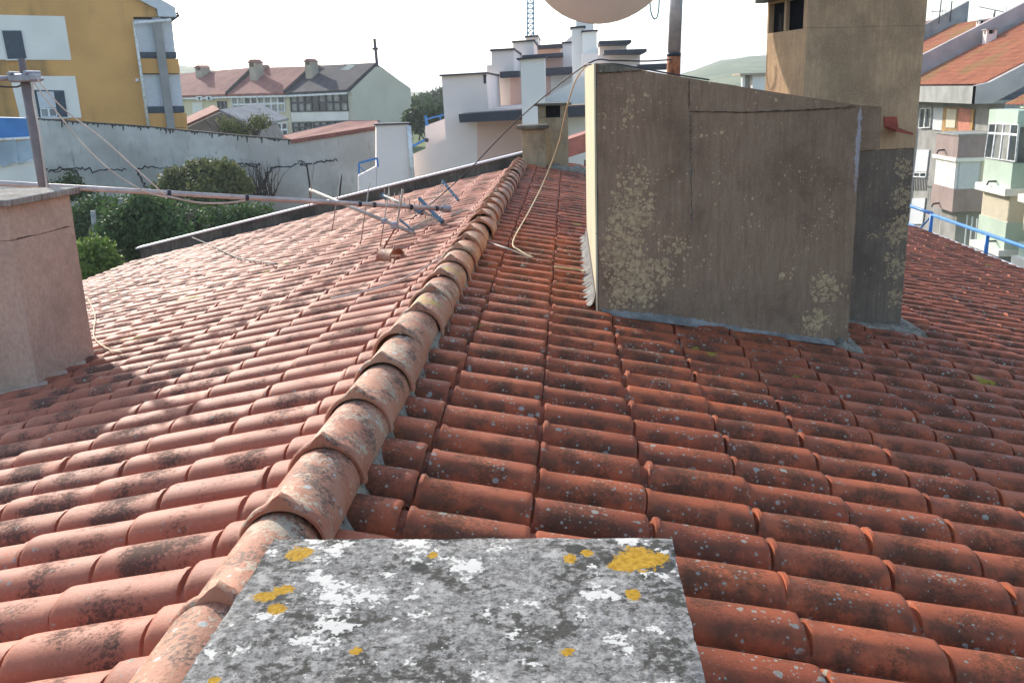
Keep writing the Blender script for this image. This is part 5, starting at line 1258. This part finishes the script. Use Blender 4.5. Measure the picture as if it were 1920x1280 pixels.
# trained vine along the wall on wires
vn = empty('trained_vine', at(330, 315, 31.5), 'leafless vine trained along a wire across the grey wall', 'vine')
M_VINE = plain('vine_bark', (.045, .04, .04), .95, bump=0)
rv_ = random.Random(5)
for pts in ([(88, 320), (130, 314), (180, 318), (240, 318)], [(150, 345), (146, 325), (135, 319), (100, 322)], [(272, 350), (262, 325), (258, 316), (290, 313), (318, 312)], [(436, 313), (455, 309), (480, 310), (487, 307)],
            [(497, 372), (494, 345), (485, 322), (478, 309), (450, 310)], [(495, 345), (502, 325), (515, 315), (545, 311), (565, 304), (575, 309)], [(560, 308), (590, 307), (615, 303), (632, 299)], [(68, 345), (66, 322), (90, 318)]):
    P_ = [at(x+rv_.uniform(-2, 2), y+rv_.uniform(-2, 2), 31.6) for x, y in pts]; sm = [p+Vector((rv_.gauss(0, .035), 0, rv_.gauss(0, .035))) for p in smoothline(P_, 8)]; n_ = len(sm)
    MB().tube(sm, [.036*(1-.5*i/n_)*rv_.uniform(.7, 1.3) for i in range(n_)], 6).build('stem', M_VINE, vn, smooth=True)
for pts in ([(575, 309), (581, 350), (582, 400)], [(587, 310), (583, 350), (581, 400)], [(640, 328), (636, 375)]):
    MB().tube([at(x, y, 31.4) for x, y in pts], .03, 5).build('stake', M_VINE, vn)
for x, y0, y1, lab in ((226, 372, 415, 'taller pale post standing in the dark garden'), (174, 395, 425, 'shorter pale post standing in the dark garden')):
    g_ = MB().tube([at(x, y0, 24), at(x+3, y1, 24), at(x+4, y1+60, 24)], .07, 8).build('garden_post', plain('pale_post%d' % x, (.42, .40, .38), .9), None); meta(g_, lab, 'post', 'garden posts')
# dark shaded leaf mass filling the garden floor
gc = crown([(Vector((x, y, -4.6)), 1.6, 1.6, .8) for x in np.arange(-17, -6, 2.2) for y in (17, 20, 23, 26, 29)], 26000, .075, LM[1], None, 31, 'ground_cover'); gc['kind'] = 'stuff'; gc['label'] = 'dark low undergrowth filling the garden'; 
# trees on the low ground between the gable house and the stepped houses
for k, (x, y, Y, l, lab) in enumerate([(800, 232, 66, [(790, 222, 26, 16), (812, 214, 22, 14), (826, 228, 20, 16), (775, 232, 18, 16)], 'nearest green tree in the gap between beige gable and stepped houses'),
    (782, 205, 95, [(778, 202, 18, 9), (800, 199, 22, 8), (822, 203, 18, 9)], 'middle band of trees in the gap between the houses'),
    (812, 192, 130, [(800, 190, 16, 8), (818, 186, 12, 9), (828, 180, 8, 8), (776, 196, 12, 6)], 'farthest tree clump on the skyline in the gap between the houses')]):
    tree('distant_tree', lab, (x, y), Y, l, 3500, .16+.05*k, LM[3], 40+k, depth=.8)
fh = empty('distant_shed', at(772, 192, 120), 'tiny pale flat building among trees in the gap on the skyline', 'building')
pslab('wall', [(766, 190), (780, 190), (780, 197), (766, 197)], PY(120), 0, 6, M_SHUT, fh); pslab('roof', [(764, 187.5), (781, 187.5), (781, 190), (764, 190)], PY(119.8), 0, 6.3, M_WHITE, fh)
fc_ = empty('distant_chimney_block', at(1415, 150, 38), 'small white block with flat ochre slab left of the tall chimney', 'building')
pslab('post', [(1392, 141), (1397, 141), (1397, 175), (1392, 175)], PY(38), 0, .3, M_WHITE, fc_); pslab('wall', [(1411, 141), (1450, 140), (1450, 180), (1411, 180)], PY(38), 0, 1.5, M_WHITE, fc_)
pslab('core', [(1397, 142), (1411, 142), (1411, 178), (1397, 178)], PY(38.6), 0, .8, M_GREYB, fc_); pslab('slab', [(1388, 138), (1452, 136), (1452, 140), (1388, 141.5)], PY(37.8), 0, 2, M_CHB, fc_)

# ------------------------------------------------------------------ thin morning haze round the whole place
hz = MB().box((-4600, -4600, -60), (4600, 4600, 90)).build('haze', None, None); hz['kind'] = 'stuff'; hz['label'] = 'thin pale haze over the town'
hm = bpy.data.materials.new('haze_air'); hm.use_nodes = True; ht = hm.node_tree
for n_ in list(ht.nodes):
    if n_.type != 'OUTPUT_MATERIAL': ht.nodes.remove(n_)
pv = ht.nodes.new('ShaderNodeVolumePrincipled'); pv.inputs['Density'].default_value = .0006; pv.inputs['Color'].default_value = (.86, .92, 1, 1); pv.inputs['Anisotropy'].default_value = .3
ht.links.new(pv.outputs[0], [n_ for n_ in ht.nodes if n_.type == 'OUTPUT_MATERIAL'][0].inputs['Volume']); hz.data.materials.append(hm)
